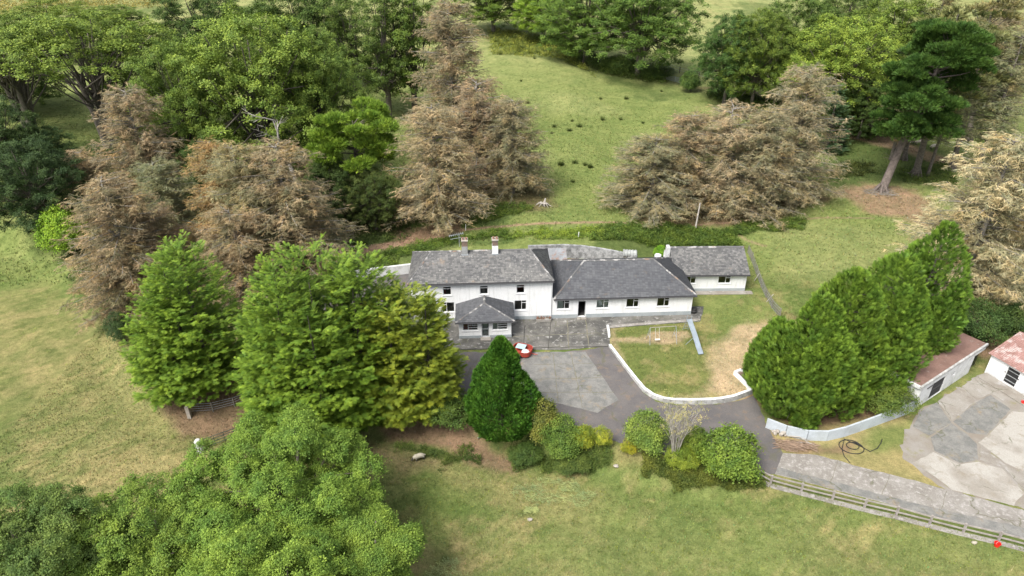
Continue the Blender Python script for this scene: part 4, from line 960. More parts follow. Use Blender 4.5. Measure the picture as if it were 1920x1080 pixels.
# stones / logs heap and brushwood
p0 = G(1459, 812); r_ = random.Random(9)
for k in range(13):
    mb = wad(MB(), (0, 0, 0), r_.uniform(.18, .28), r_.uniform(.15, .22), r_.uniform(.12, .18), k, 6)
    o = mb.build('stone', 'stone', None, False); o.location = p0 + Vector((r_.uniform(-.5, .6), r_.uniform(-.35, .3), .1 + (.18 if k > 8 else 0))); o.rotation_euler = (r_.random(), r_.random(), r_.random() * 6)
    tag(o, 'pale rubble stone in the small heap at the left end of the curved wall', 'stone', 'rubble stones heaped by the curved wall')
def brush(name, p0, n, rx, ry, lmin, lmax, mat, label, cat, seed, zmax=.35, th=.026):
    r_ = random.Random(seed); mb = MB()
    for k in range(n):
        a = r_.uniform(-.5, .5) + (math.pi if r_.random() < .5 else 0) - .3; L = r_.uniform(lmin, lmax); c = Vector((r_.uniform(-rx, rx), r_.uniform(-ry, ry), r_.uniform(.02, zmax)))
        d = Vector((math.cos(a), math.sin(a), r_.uniform(-.12, .25))) * L / 2; k_ = Vector((r_.uniform(-.1, .1), r_.uniform(-.1, .1), r_.uniform(0, .1))) * L
        mb.tube([c - d, c + k_, c + d], [th, th * .8, th * .35], 4, False)
    o = mb.build(name, mat, None); o.location = p0; tag(o, label, cat); return o
brush('brushwood', G(1492, 838), 170, 1.3, .5, .5, 1.7, 'brushwood', 'heap of loose cut brushwood on the earth below the curved wall', 'branches', 3)['kind'] = 'stuff'
for i, (a, b, L, rz, lab) in enumerate(((1497, 826, 1.6, -.5, 'longest pale branch lying on the brushwood heap'), (1512, 836, 1.7, -.25, 'pale bent branch on the right end of the brushwood heap'))):
    o = MB().tube([(-L / 2, 0, .15), (0, .12, .3), (L / 2, .05, .12)], [.06, .05, .02], 6).build('fallen_branch', 'deadwood'); o.location = G(a, b); o.rotation_euler = (0, 0, rz); tag(o, lab, 'branch')
print('structures done')

# ------------------------------------------------------------------ vegetation: leaf templates scattered through crowns
def tmpl_leaves(seed, n=11, spread=.30, size=.125):
    r_ = np.random.default_rng(seed); V = []; F_ = []; T = []
    for i in range(n):
        p = r_.normal(0, spread * .5, 3) * (1, 1, .7); a = r_.uniform(0, 2 * np.pi); e = r_.uniform(-.5, .7)
        d = np.array([np.cos(a) * np.cos(e), np.sin(a) * np.cos(e), np.sin(e)]); up = np.array([r_.normal(0, .35), r_.normal(0, .35), 1.0])
        s = np.cross(d, up); s /= np.linalg.norm(s); L = size * r_.uniform(.8, 1.4); w_ = L * .36
        k = len(V); V += [p, p + d * L * .5 + s * w_, p + d * L, p + d * L * .5 - s * w_]; F_ += [(k, k + 1, k + 2), (k, k + 2, k + 3)]; T += [.2, .6, 1, .6]
    V = np.array(V); T = np.clip(.35 + V[:, 2] * 1.6, 0, 1) * .7 + np.array(T) * .3  # mostly by height: lit tops and shaded undersides painted into each leaf cluster
    return V, np.array(F_), T
def tmpl_frond(seed, pairs=7, droop=.24, wd=.072):
    r_ = np.random.default_rng(seed); V = []; F_ = []; T = []
    def tri(a, b, w_, t0, t1):
        a, b = np.array(a), np.array(b); d = b - a; s = np.cross(d, (0, 0, 1.0)); s = s / (np.linalg.norm(s) + 1e-9) * w_; k = len(V)
        V.extend([a - s, a + s, b]); F_.append((k, k + 1, k + 2)); T.extend([t0, t0, t1])
    f = lambda y: np.array([0, y, .12 * y - droop * y * y])
    tri(f(0), f(1.0), wd * .7, 0, 1)
    for i in range(pairs):
        y = .12 + .75 * i / pairs; L = (.42 - .24 * y) * r_.uniform(.8, 1.25)
        for s in (-1, 1):
            a = f(y); b = a + np.array([s * L * .82, L * .75, -.10 * L + r_.uniform(-.05, .05)]); tri(a, b, wd * .55, y * .6, min(1, y + .35))
    return np.array(V), np.array(F_), np.array(T)
def tmpl_tuft(seed, n=9, L=1.0, wd=.09, spread=.9, droop=0.0):
    r_ = np.random.default_rng(seed); V = []; F_ = []; T = []
    for i in range(n):
        d = np.array([r_.normal(0, spread * .5), 1.0, r_.normal(0, spread * .5)]); d /= np.linalg.norm(d); d *= L * r_.uniform(.6, 1.1)
        b = d + np.array([0, 0, -droop * L]); s = np.cross(d, r_.normal(0, 1, 3)); s = s / np.linalg.norm(s) * wd; k = len(V); o = r_.normal(0, .12, 3)
        V += [o - s, o + s, o + b]; F_.append((k, k + 1, k + 2)); T += [.1, .1, 1]
    return np.array(V), np.array(F_), np.array(T)
def tmpl_twig(seed, n=13):               # a side branch of drooping fine twigs
    r_ = np.random.default_rng(seed); V = []; F_ = []; T = []
    def tri(a, b, w_, t0, t1):
        a, b = np.array(a), np.array(b); s = np.cross(b - a, r_.normal(0, 1, 3)); s = s / np.linalg.norm(s) * w_; k = len(V)
        V.extend([a - s, a + s, b]); F_.append((k, k + 1, k + 2)); T.extend([t0, t0, t1])
    tri((0, 0, 0), (0, 1, -.1), .03, 0, .6)
    for i in range(n):
        y = r_.uniform(.05, .95); a = np.array([0, y, -.1 * y]); s = r_.choice([-1, 1]); L = r_.uniform(.25, .5)
        tri(a, a + np.array([s * L * r_.uniform(.3, .9), L * r_.uniform(.2, .8), -L * r_.uniform(.1, .8)]), r_.uniform(.014, .034), .2, 1)
    return np.array(V), np.array(F_), np.array(T)
TL = [tmpl_leaves(i) for i in range(4)]; TF = [tmpl_frond(i) for i in range(4)]; TT = [tmpl_tuft(i) for i in range(3)]; TW = [tmpl_twig(i) for i in range(5)]
def unit(v): return v / (np.linalg.norm(v, axis=1, keepdims=True) + 1e-9)
def scatter(temps, pos_, dir_, up_, sc, r_):
    n = len(pos_); y = unit(dir_); x = unit(np.cross(y, up_)); z = np.cross(x, y); which = r_.integers(0, len(temps), n)
    Vs, Fs, Ts, Rs = [], [], [], []; off = 0
    for k, (V, F_, T) in enumerate(temps):
        m_ = which == k; c = m_.sum()
        if not c: continue
        s = sc[m_][:, None, None]
        q = (V[None, :, 0:1] * x[m_][:, None] + V[None, :, 1:2] * y[m_][:, None] + V[None, :, 2:3] * z[m_][:, None]) * s + pos_[m_][:, None]
        Vs.append(q.reshape(-1, 3)); Fs.append((F_[None] + (np.arange(c) * len(V))[:, None, None] + off).reshape(-1, 3)); off += c * len(V)
        Ts.append(np.tile(T, c)); Rs.append(np.repeat(r_.random(c), len(V)))
    return np.concatenate(Vs), np.concatenate(Fs), np.concatenate(Ts), np.concatenate(Rs)
def boost(mat, color): return tuple(min(.8, a * b) for a, b in zip(color, {'leaf': (1.35, 1.32, 1.15), 'frond': (1.12, 1.12, 1.05), 'thuja': (1.15, 1.15, 1.1), 'pine': (1.2, 1.25, 1.1), 'dead': (1.15, 1.2, 1.15)}[mat]))
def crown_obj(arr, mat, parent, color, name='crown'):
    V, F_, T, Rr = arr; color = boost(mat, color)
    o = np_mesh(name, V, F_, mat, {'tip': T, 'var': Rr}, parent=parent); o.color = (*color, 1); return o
def rdir(r_, n): v = r_.normal(0, 1, (n, 3)); return unit(v)

def gen_broad(seed, H=12, Rx=5.5, base=.3, nl=30, leaves=5200, lobe=(1.3, 2.3), leaf=1.0, trunks=1, open_=0.0):
    """lobed deciduous crown; returns leaf arrays and a limb mesh"""
    r_ = np.random.default_rng(seed); zc = H * (base + (1 - base) * .5); Rz = H * (1 - base) * .5
    C_, Q = [], []
    tries = 0
    while len(C_) < nl and tries < 4000:
        tries += 1
        d = rdir(r_, 1)[0]
        if d[2] < (-.55 if base > .2 else -.95): continue
        rad = r_.uniform(*lobe); f = r_.uniform(.66, 1.04) if len(C_) > nl * .2 else r_.uniform(.2, .6)
        hz = 1.0 if base > .2 or d[2] > 0 else (1 - abs(d[2]) ** 3) ** .333 / max(.25, math.hypot(d[0], d[1]))
        c = np.array([d[0] * hz * (Rx - rad * .8) * f, d[1] * hz * (Rx - rad * .8) * f, zc + d[2] * (Rz - rad * .7) * f])
        if any(np.linalg.norm((c - k) * (1, 1, 1.15)) < .82 * (rad + q) for k, q in zip(C_, Q)): continue
        C_.append(c); Q.append(rad)
    C_ = np.array(C_); Q = np.array(Q); wts = Q ** 2; wts /= wts.sum()
    # leaf clumps: every lobe carries knobs, every knob a handful of leaf clusters
    per = 11; nc = leaves // per
    which = r_.choice(len(C_), nc, p=wts); d = rdir(r_, nc)
    d[:, 2] = np.where(d[:, 2] < -.35, -d[:, 2] * .8, d[:, 2]); d = unit(d)
    kn = rdir(r_, 16); kd = (d @ kn.T).max(1)
    rad = Q[which] * (.66 + .40 * sstep(.74, .98, kd) + r_.normal(0, .045, nc))
    pc = C_[which] + d * rad[:, None] * (1, 1, .92)
    keep = np.ones(nc, bool)
    for k, q in zip(C_, Q): keep &= (np.linalg.norm((pc - k) / (1, 1, .92), axis=1) > q * .66) | (r_.random(nc) < .10)
    if open_: keep &= r_.random(nc) > open_ * (.5 - .5 * d[:, 2])
    pc = pc[keep]; d = d[keep]; nc = len(pc); cr = .27 * leaf ** .5 * r_.uniform(.7, 1.3, nc)
    q = r_.normal(0, .55, (nc, per, 3)); q[:, :, 2] = np.abs(q[:, :, 2]) * .8 - .1
    p = (pc[:, None] + (q + d[:, None] * .35) * cr[:, None, None]).reshape(-1, 3); dq = unit(q.reshape(-1, 3)); n = len(p)
    up = unit(np.repeat(d, per, 0) * .6 + dq * .6 + np.array([0, 0, .8])); fw = unit(np.cross(up, rdir(r_, n)))
    arr = scatter(TL, p, fw, up, leaf * .85 * r_.uniform(.7, 1.3, n), r_)
    mb = MB(); rr = random.Random(seed); th = .014 * H + .10
    for t_ in range(trunks):
        lean = Vector((rr.uniform(-1, 1), rr.uniform(-1, 1), 0)) * (.9 if trunks > 1 else .3); b = lean * .25
        top = Vector((lean.x * 1.6, lean.y * 1.6, H * .82)); pts = [b + Vector((0, 0, -.3)), b + Vector((0, 0, .25)), b.lerp(top, .35) + Vector((rr.uniform(-.3, .3), rr.uniform(-.3, .3), 0)), b.lerp(top, .7), top]
        mb.tube(pts, [th * 1.5, th * 1.1, th * .75, th * .4, .04], 7)
        for i in range(t_, len(C_), trunks):
            s = pts[1].lerp(pts[3], rr.uniform(.25, 1)); e = Vector(C_[i]); m_ = s.lerp(e, .5) + Vector((0, 0, rr.uniform(-.5, .1)))
            mb.tube([s, m_, e], [th * .36, th * .2, .03], 5, False)
    return arr, mb
def gen_cypress(seed, H=16, Rx=5.5, n_br=420, per=13, fl=1.0, lead=3, low=.04, squash=1.0, blunt=.6):
    """dense tiers of flat feathery sprays round several leaders"""
    r_ = np.random.default_rng(seed); L = [(0, 0, H, Rx)]
    for k in range(lead - 1):
        a = r_.uniform(0, 2 * np.pi); q = r_.uniform(.25, .5) * Rx; L.append((q * np.cos(a), q * np.sin(a) * squash, H * r_.uniform(.74, .95), Rx * r_.uniform(.55, .75)))
    P_, D, U, S = [], [], [], []
    wl = np.array([l[3] * l[2] for l in L]); wl /= wl.sum()
    for i in range(n_br):
        l = L[r_.choice(len(L), p=wl)]
        t_ = 1 - np.sqrt(r_.random()) if r_.random() < .62 else r_.random(); t_ = low + (1 - low) * t_
        prof = (1 - t_) ** blunt * (0.72 + .28 * min(1, t_ / .22)); rad = l[3] * prof * r_.uniform(.72, 1.08) + .15
        a = r_.uniform(0, 2 * np.pi); o = np.array([l[0], l[1], t_ * l[2]]); out = np.array([np.cos(a), np.sin(a), 0.0])
        lift = .55 * t_ + .02; tip = o + out * rad + np.array([0, 0, lift * 1.0])
        bd = out + np.array([0, 0, .18 + .5 * t_]); m_ = per; k = r_.random(m_)
        ang = r_.normal(0, .75, m_); ca, sa_ = np.cos(ang), np.sin(ang); side = np.array([-out[1], out[0], 0])
        dd = bd * ca[:, None] + side * sa_[:, None] + r_.normal(0, .12, (m_, 3))
        back = r_.uniform(0, 1.5, m_) * fl; pp = tip - bd * back[:, None] + side * (sa_ * .45 * fl)[:, None] + np.stack([np.zeros(m_), np.zeros(m_), -.10 * back + r_.normal(0, .10, m_)], 1)
        P_.append(pp); dd[:, 2] += r_.normal(0, .16, m_); D.append(dd); U.append(np.tile(np.array([0, 0, 1.0]) + out * .35, (m_, 1))); S.append(fl * r_.uniform(.65, 1.15, m_) * (1 - .35 * t_))
    P_ = np.concatenate(P_); D = np.concatenate(D); U = np.concatenate(U); S = np.concatenate(S)
    P_[:, 2] = np.maximum(P_[:, 2], .35)
    arr = scatter(TF, P_, D, U, S, r_)
    mb = MB().tube([(0, 0, -.3), (0, 0, .4), (0, 0, H * .5), (0, 0, H * .82)], [.5, .38, .2, .03], 7); rr = random.Random(seed)
    for l in L[1:]: mb.tube([(l[0] * .1, l[1] * .1, .3), (l[0], l[1], l[2] * .3), (l[0], l[1], l[2] * .95)], [.26, .2, .03], 6, False)
    for k in range(30):
        z = rr.uniform(.04, .5) * H; a = rr.uniform(0, 6.28); q = Rx * (1 - z / H) ** blunt * .8; mb.tube([(0, 0, z), (q * math.cos(a), q * math.sin(a), z + .3)], [.07, .02], 4, False)
    return arr, mb
def gen_thuja(seed, H=9, Rx=3, n=9000, leaf=.42, lumps=22, lumpy=.25, sy=1.0, mid=.3, pw=.75, lead=1):
    """closely clipped looking dense cone with bumpy surface"""
    r_ = np.random.default_rng(seed); LD = [(0, 0, 1.0, 1.0)]
    for k in range(lead - 1):
        a = 2 * np.pi * (k + r_.random() * .5) / max(1, lead - 1); q_ = r_.uniform(.36, .6); LD.append((np.cos(a) * Rx * q_, np.sin(a) * Rx * q_ * sy, r_.uniform(.55, .93), r_.uniform(.45, .62)))
    PP, OO = [], []
    for lx, ly, lh, lr in LD:
        c = int(n * lr / sum(q[3] for q in LD)); t_ = r_.random(c); t_ = np.where(r_.random(c) < .5, t_, 1 - np.sqrt(r_.random(c))); a = r_.uniform(0, 2 * np.pi, c)
        prof = np.where(t_ < mid, .80 + .20 * np.sin(np.clip(t_ / mid, 0, 1) * np.pi / 2), np.clip(1 - (t_ - mid) / (1 - mid), 0, 1) ** pw)
        la = r_.uniform(0, 2 * np.pi, lumps); lt = r_.random(lumps); da = np.abs((a[:, None] - la[None] + np.pi) % (2 * np.pi) - np.pi); dt = (t_[:, None] - lt[None]) * 3.2
        b = np.sqrt(np.clip(1 - (np.hypot(da, dt * 1.0) / .62) ** 2, 0, 1)).max(1)
        la2 = r_.uniform(0, 2 * np.pi, 110); lt2 = r_.random(110); da2 = np.abs((a[:, None] - la2[None] + np.pi) % (2 * np.pi) - np.pi)
        b2 = np.sqrt(np.clip(1 - (np.hypot(da2, (t_[:, None] - lt2[None]) * 3.2) / .27) ** 2, 0, 1)).max(1)
        rad = Rx * lr * prof * (1 - lumpy + lumpy * b + .13 * (b2 - .7) + r_.normal(0, .025, c)); out = np.stack([np.cos(a), np.sin(a), np.full(c, .35)], 1)
        PP.append(np.stack([lx + rad * np.cos(a), ly + rad * np.sin(a) * sy, t_ * H * lh + .15 + .5 * b * lumpy], 1)); OO.append(out)
    P_ = np.concatenate(PP); O_ = np.concatenate(OO); m_ = len(P_)
    keep = np.ones(m_, bool); i0 = 0
    D = O_ * r_.uniform(.3, 1.0, (m_, 1)) + np.array([0, 0, .75]) + r_.normal(0, .28, (m_, 3))
    arr = scatter(TF, P_, D, O_ + r_.normal(0, .35, (m_, 3)), leaf * r_.uniform(.7, 1.3, m_), r_)
    # inner twiggy body keeps the crown dense
    mb = MB().tube([(0, 0, -.3), (0, 0, .5), (0, 0, H * .9)], [.3, .24, .03], 7)
    rr = random.Random(seed)
    for k in range(70):
        z = rr.uniform(.05, .85) * H; a = rr.uniform(0, 6.28); q = Rx * (1 - z / H) ** .7 * .85; mb.tube([(0, 0, z), (q * math.cos(a), q * math.sin(a) * sy, z + .5)], [.06, .02], 4, False)
    return arr, mb
def gen_dead(seed, H=15, Rx=4, n_br=120, per=36, sparse=0.0, low=.06, tw=1.0, green=0.0):
    """brown drooping spruce: whorled limbs hung with fine twigs"""
    r_ = np.random.default_rng(seed); mb = MB().tube([(0, 0, -.3), (0, 0, .3), (.1, .05, H * .5), (0, 0, H * .99)], [.34, .26, .16, .02], 7)
    P_, D, S = [], [], []
    for i in range(n_br):
        t_ = low + (1 - low) * (1 - np.sqrt(r_.random())) if r_.random() < .5 else r_.uniform(low, .98)
        rad = Rx * (1 - t_) ** .43 * (.8 + .2 * min(1, t_ / .25)) * r_.uniform(.5, 1.2) + .25; a = r_.uniform(0, 2 * np.pi)
        out = np.array([np.cos(a), np.sin(a), 0]); z0 = t_ * H; rise = .25 - .05 * rad
        f = lambda k: np.array([0, 0, z0]) + out * rad * k + np.array([0, 0, rad * (.35 * k * (t_ + .1) - .18 * k * k + .08 * k ** 3)])
        ks = np.linspace(0, 1, 4); mb.tube([tuple(f(k)) for k in ks], [.06, .05, .035, .02], 4, False)
        m_ = int(per * (.35 + .65 * rad / Rx)); k = r_.uniform(.04, 1.0, m_) ** .75; side = np.array([-out[1], out[0], 0]); s = r_.choice([-1, 1], m_)
        P_.append(np.array([f(q) for q in k]) + r_.normal(0, .10, (m_, 3)) * (1, 1, 2.4)); D.append(out * r_.uniform(.3, 1.1, (m_, 1)) + side * (s * r_.uniform(.2, 1.1, m_))[:, None] + np.array([0, 0, -.05]) + r_.normal(0, .34, (m_, 3))); S.append(tw * r_.uniform(.45, 1.05, m_) * (1 - .3 * k))
    P_ = np.concatenate(P_); D = np.concatenate(D); S = np.concatenate(S)
    return scatter(TW, P_, D, np.tile((0, 0, 1.0), (len(P_), 1)) + r_.normal(0, .2, (len(P_), 3)), S, r_), mb
def gen_pine(seed, H=18, Rx=6, lean=(2.5, 1.0), base=.42, pads=34, per=95, thick=.6, ndl=.42, padr=(1.3, 2.2)):
    r_ = np.random.default_rng(seed); rr = random.Random(seed); tr = [Vector((0, 0, -.4)), Vector((lean[0] * .05, lean[1] * .05, .5)), Vector((lean[0] * .3, lean[1] * .3, H * .32)), Vector((lean[0] * .7, lean[1] * .7, H * .64)), Vector((lean[0], lean[1], H * .94))]
    mb = MB().tube(tr, [thick * 1.5, thick, thick * .8, thick * .5, .06], 10)
    for k in range(6):
        a = k * 1.05; mb.tube([(thick * 1.9 * math.cos(a), thick * 1.9 * math.sin(a), -.2), (thick * .6 * math.cos(a), thick * .6 * math.sin(a), 1.1)], [thick * .3, thick * .3], 5, False)
    P_, D, S = [], [], []
    for i in range(pads):
        t_ = base + (1 - base) * (i + .5) / pads; c0 = tr[2].lerp(tr[4], min(1, max(0, (t_ * H - H * .32) / (H * .62)))); a = rr.uniform(0, 6.28); q = Rx * (1 - ((t_ - base - .25) / .85) ** 2) * rr.uniform(.35, .85)
        c = Vector((c0.x + q * math.cos(a), c0.y + q * math.sin(a), t_ * H + rr.uniform(-.3, .9))); s = c0 - Vector((0, 0, rr.uniform(.5, 1.8))); mb.tube([s, s.lerp(c, .6) + Vector((0, 0, -.2)), c], [thick * .24, thick * .14, .04], 5, False)
        pr_ = rr.uniform(*padr); d = rdir(r_, per); d[:, 2] = np.abs(d[:, 2]) - .15; P_.append(np.array(c) + d * np.array([pr_, pr_, pr_ * .5]) * r_.uniform(.55, 1.05, (per, 1))); D.append(d + np.array([0, 0, .55]) + r_.normal(0, .3, (per, 3))); S.append(ndl * r_.uniform(.8, 1.3, per))
    for k in range(12):
        t_ = rr.uniform(.2, base); a = rr.uniform(0, 6.28); s = tr[1].lerp(tr[3], min(1, t_ * 1.4)); L_ = rr.uniform(.8, 2.6); mb.tube([s, s + Vector((L_ * math.cos(a), L_ * math.sin(a), rr.uniform(-.4, .5)))], [.06, .015], 4, False)
    P_ = np.concatenate(P_); D = np.concatenate(D); S = np.concatenate(S)
    return scatter(TT, P_, D, rdir(r_, len(P_)), S, r_), mb
def gen_shrub(seed, H=2.2, Rx=1.3, n=1300, leaf=.62, sy=1.0):
    r_ = np.random.default_rng(seed); kn = rdir(r_, 11); d = rdir(r_, n); d[:, 2] = np.abs(d[:, 2]) * np.where(r_.random(n) < .25, -.5, 1)
    b = sstep(.7, .98, (d @ kn.T).max(1)); rad = (.60 + .42 * b + np.abs(r_.normal(0, .09, n))) * np.where(r_.random(n) < .2, r_.uniform(.5, 1, n), 1)
    P_ = np.stack([d[:, 0] * Rx * rad, d[:, 1] * Rx * sy * rad, H * .42 + d[:, 2] * H * .56 * rad], 1); P_[:, 2] = np.maximum(P_[:, 2], .08)
    up = unit(d + np.array([0, 0, .8])); fw = unit(np.cross(up, rdir(r_, n))); arr = scatter(TL, P_, fw, up, leaf * r_.uniform(.7, 1.3, n), r_)
    mb = MB(); rr = random.Random(seed)
    for k in range(9): a = rr.uniform(0, 6.28); mb.tube([(0, 0, -.1), (Rx * .35 * math.cos(a), Rx * .35 * math.sin(a), H * .4), (Rx * .6 * math.cos(a), Rx * .6 * math.sin(a), H * .75)], [.05, .035, .01], 5, False)
    return arr, mb

def bcorr(bx, by, ty): return 960 + (bx - 960) * (2757 - by) / (2757 - (by * .45 + ty * .55))   # a trunk's foot for a crown seen at column bx
PROTO = {}
def proto(key, gen, H, Rx, mat, bark='bark'): PROTO[key] = (gen, H, Rx, mat, bark)
for k in range(4): proto('broad%d' % k, (lambda k=k: gen_broad(100 + k, 12, 5.5, .07, 80, 11500, (.75, 1.75), 1.0)), 12, 5.5, 'leaf')
for k in range(2): proto('ash%d' % k, (lambda k=k: gen_broad(120 + k, 15, 6, .46, 46, 5600, (.8, 1.6), 1.15, trunks=5, open_=.35)), 15, 6, 'leaf')
proto('tall0', lambda: gen_broad(130, 15, 3.6, .08, 50, 5600, (.7, 1.4), 1.1, trunks=2, open_=.2), 15, 3.6, 'leaf')
for k in range(4): proto('dead%d' % k, (lambda k=k: gen_dead(200 + k, 15, 5.0, 230, 46, tw=1.1)), 15, 4.6, 'dead', 'bark_pale')
proto('thin0', lambda: gen_dead(210, 17, 3.2, 125, 30, tw=1.0, low=.25), 17, 3.2, 'dead', 'bark')
proto('pine1', lambda: gen_pine(220, 16, 3.6, (.8, .3), .5, 22, 55, .28, .5, (.9, 1.6)), 16, 3.6, 'pine', 'bark')
proto('pine2', lambda: gen_pine(221, 17, 2.6, (1.6, .3), .4, 20, 30, .26, .55, (.8, 1.3)), 17, 2.6, 'pine', 'bark')
proto('spruce0', lambda: gen_cypress(230, 12, 3.0, 170, 12, .8, 1), 12, 3, 'frond', 'bark')
proto('shrub0', lambda: gen_shrub(240), 2.2, 1.3, 'leaf'); proto('shrub1', lambda: gen_shrub(241, 2.2, 1.3, 1100, .5), 2.2, 1.3, 'leaf')
built = {}
def tree(name, key, bx, by, ty, wpx, color, label, cat='tree', group=None, rz=None, hcap=None, base=None, sink=0.0):
    gen, H0, R0, mat, bark = PROTO[key]
    p = G(bcorr(bx, by, ty), by) if base is None else base
    z = top_z(p, ty); Ht = z - p.z if hcap is None else hcap
    midp = Vector((p.x, p.y, p.z + Ht * .5)); Wd = wpx * mpp(midp)
    t_ = empty(name, p - Vector((0, 0, sink)), rz if rz is not None else random.uniform(0, 6.28), label, cat, group)
    sx = Wd / 2 / R0; t_.scale = (sx, sx, Ht / H0)
    if key not in built:
        arr, mb = gen(); a = crown_obj(arr, mat, t_, color); b = mb.build('trunk', bark, t_, True); built[key] = (a, b)
    else:
        for s in built[key]:
            c = s.copy(); COL.objects.link(c); c.parent = t_
            if s.name.startswith('crown'): c.color = (*boost(mat, color), 1)
    return t_
def solo(name, arrmb, mat, p, rz, color, label, cat='tree', bark='bark', crown='crown', trunk='trunk', sc=(1, 1, 1), group=None):
    t_ = empty(name, p, rz, label, cat, group); t_.scale = sc
    bark = 'darkbark' if bark == 'bark' and mat in ('frond', 'thuja') else bark; crown_obj(arrmb[0], mat, t_, color, crown); arrmb[1].build(trunk, bark, t_, True); return t_

# --- foreground and garden trees, each its own shape
YG = (.108, .19, .036); 
def hx(bx, by, ty, raw=False): p = G(bx if raw else bcorr(bx, by, ty), by); return p, top_z(p, ty) - p.z
p, Hh = hx(362, 722, 455); solo('cypress_tree', gen_cypress(1, Hh, 5.7, 1150, 16, .74, 4, .10, blunt=.42), 'frond', p, .3, YG, 'bright green conical conifer standing alone at the left edge of the field')
p, Hh = hx(592, 778, 466); solo('cypress_tree', gen_cypress(2, Hh, 6.7, 1650, 16, .76, 7, .02, blunt=.30), 'frond', p, 1.1, YG, 'largest bright green conifer with two tops left of the driveway')
p, Hh = hx(680, 742, 470); solo('cypress_tree', gen_cypress(3, Hh, 5.2, 900, 16, .76, 5, .05, blunt=.38), 'frond', p, 2.0, (.108, .188, .036), 'bright green conifer joined to the back right of the largest conifer')
p, Hh = hx(762, 760, 540); solo('cypress_tree', gen_cypress(4, Hh, 4.9, 620, 14, .92, 3, .06, blunt=.34), 'frond', p, .2, (.138, .19, .036), 'yellowish drooping conifer nearest the porch beside the driveway', bark='darkbark')
p, Hh = hx(940, 800, 640); solo('thuja_tree', gen_thuja(5, Hh, 3.25, 26000, .36, 24, .28, 1, .3, .86), 'thuja', p, 0, (.055, .135, .026), 'dense dark green cone shaped conifer in front of the porch')
TH = (.112, .19, .04)
for i, (bx, by, ty, r_x, n, col, lab) in enumerate(((1515, 775, 565, 4.1, 16000, TH, 'rounded green conifer at the front left of the big garden hedge'),
        (1580, 752, 515, 4.5, 18000, (.122, .2, .042), 'rounded green conifer in the middle of the big garden hedge beside the curved wall'),
        (1665, 710, 488, 4.3, 12000, TH, 'green conifer of the big garden hedge behind the flat roof shed'),
        (1738, 672, 425, 3.9, 11000, (.10, .178, .037), 'pointed green conifer at the far right end of the big garden hedge'),
        (1695, 645, 465, 3.6, 9000, (.10, .18, .035), 'pointed green conifer at the back of the big garden hedge'),
        (1455, 735, 610, 2.6, 7000, (.10, .178, .037), 'low green conifer at the left end of the big garden hedge beside the planter'))):
    p, Hh = hx(bx, by, ty); solo('hedge_conifer', gen_thuja(20 + i, Hh, r_x, int(n * 1.35), .50, 20, .5, .9, .40, .5, 4), 'thuja', p, i * .9, col, lab)
# broadleaf foreground
ASH = (.095, .168, .042)
def lowtree(px, py, zc): return P(px, py, zc)
for i, (px_, py_, Rr, Hh, n, col, lab) in enumerate(((520, 920, 6.7, 10.5, 14000, ASH, 'big round ash tree at the bottom with its top against the large conifer'),
        (692, 1035, 4.9, 9.0, 9500, (.10, .17, .045), 'ash tree crown at the bottom reaching furthest right over the lawn'),
        (275, 1025, 5.2, 8.8, 8500, (.095, .16, .042), 'lower ash tree crown between the darker corner tree and the big round ash'),
        (500, 1120, 5.2, 10.5, 9500, (.105, .178, .044), 'bright ash tree crown cut off by the bottom edge of the photo'),
        (40, 1050, 5.2, 10.5, 9500, (.075, .125, .045), 'darker blue green tree in the bottom left corner'))):
    c = P(px_, py_, Hh * .6 - 1); z0 = Zat(c.x, c.y); solo('ash_tree', gen_broad(40 + i, Hh, Rr, .1, 46, int(n * 2.1), (.9, 1.7), .8, trunks=2), 'leaf', Vector((c.x, c.y, z0)), i * 1.3, col, lab)

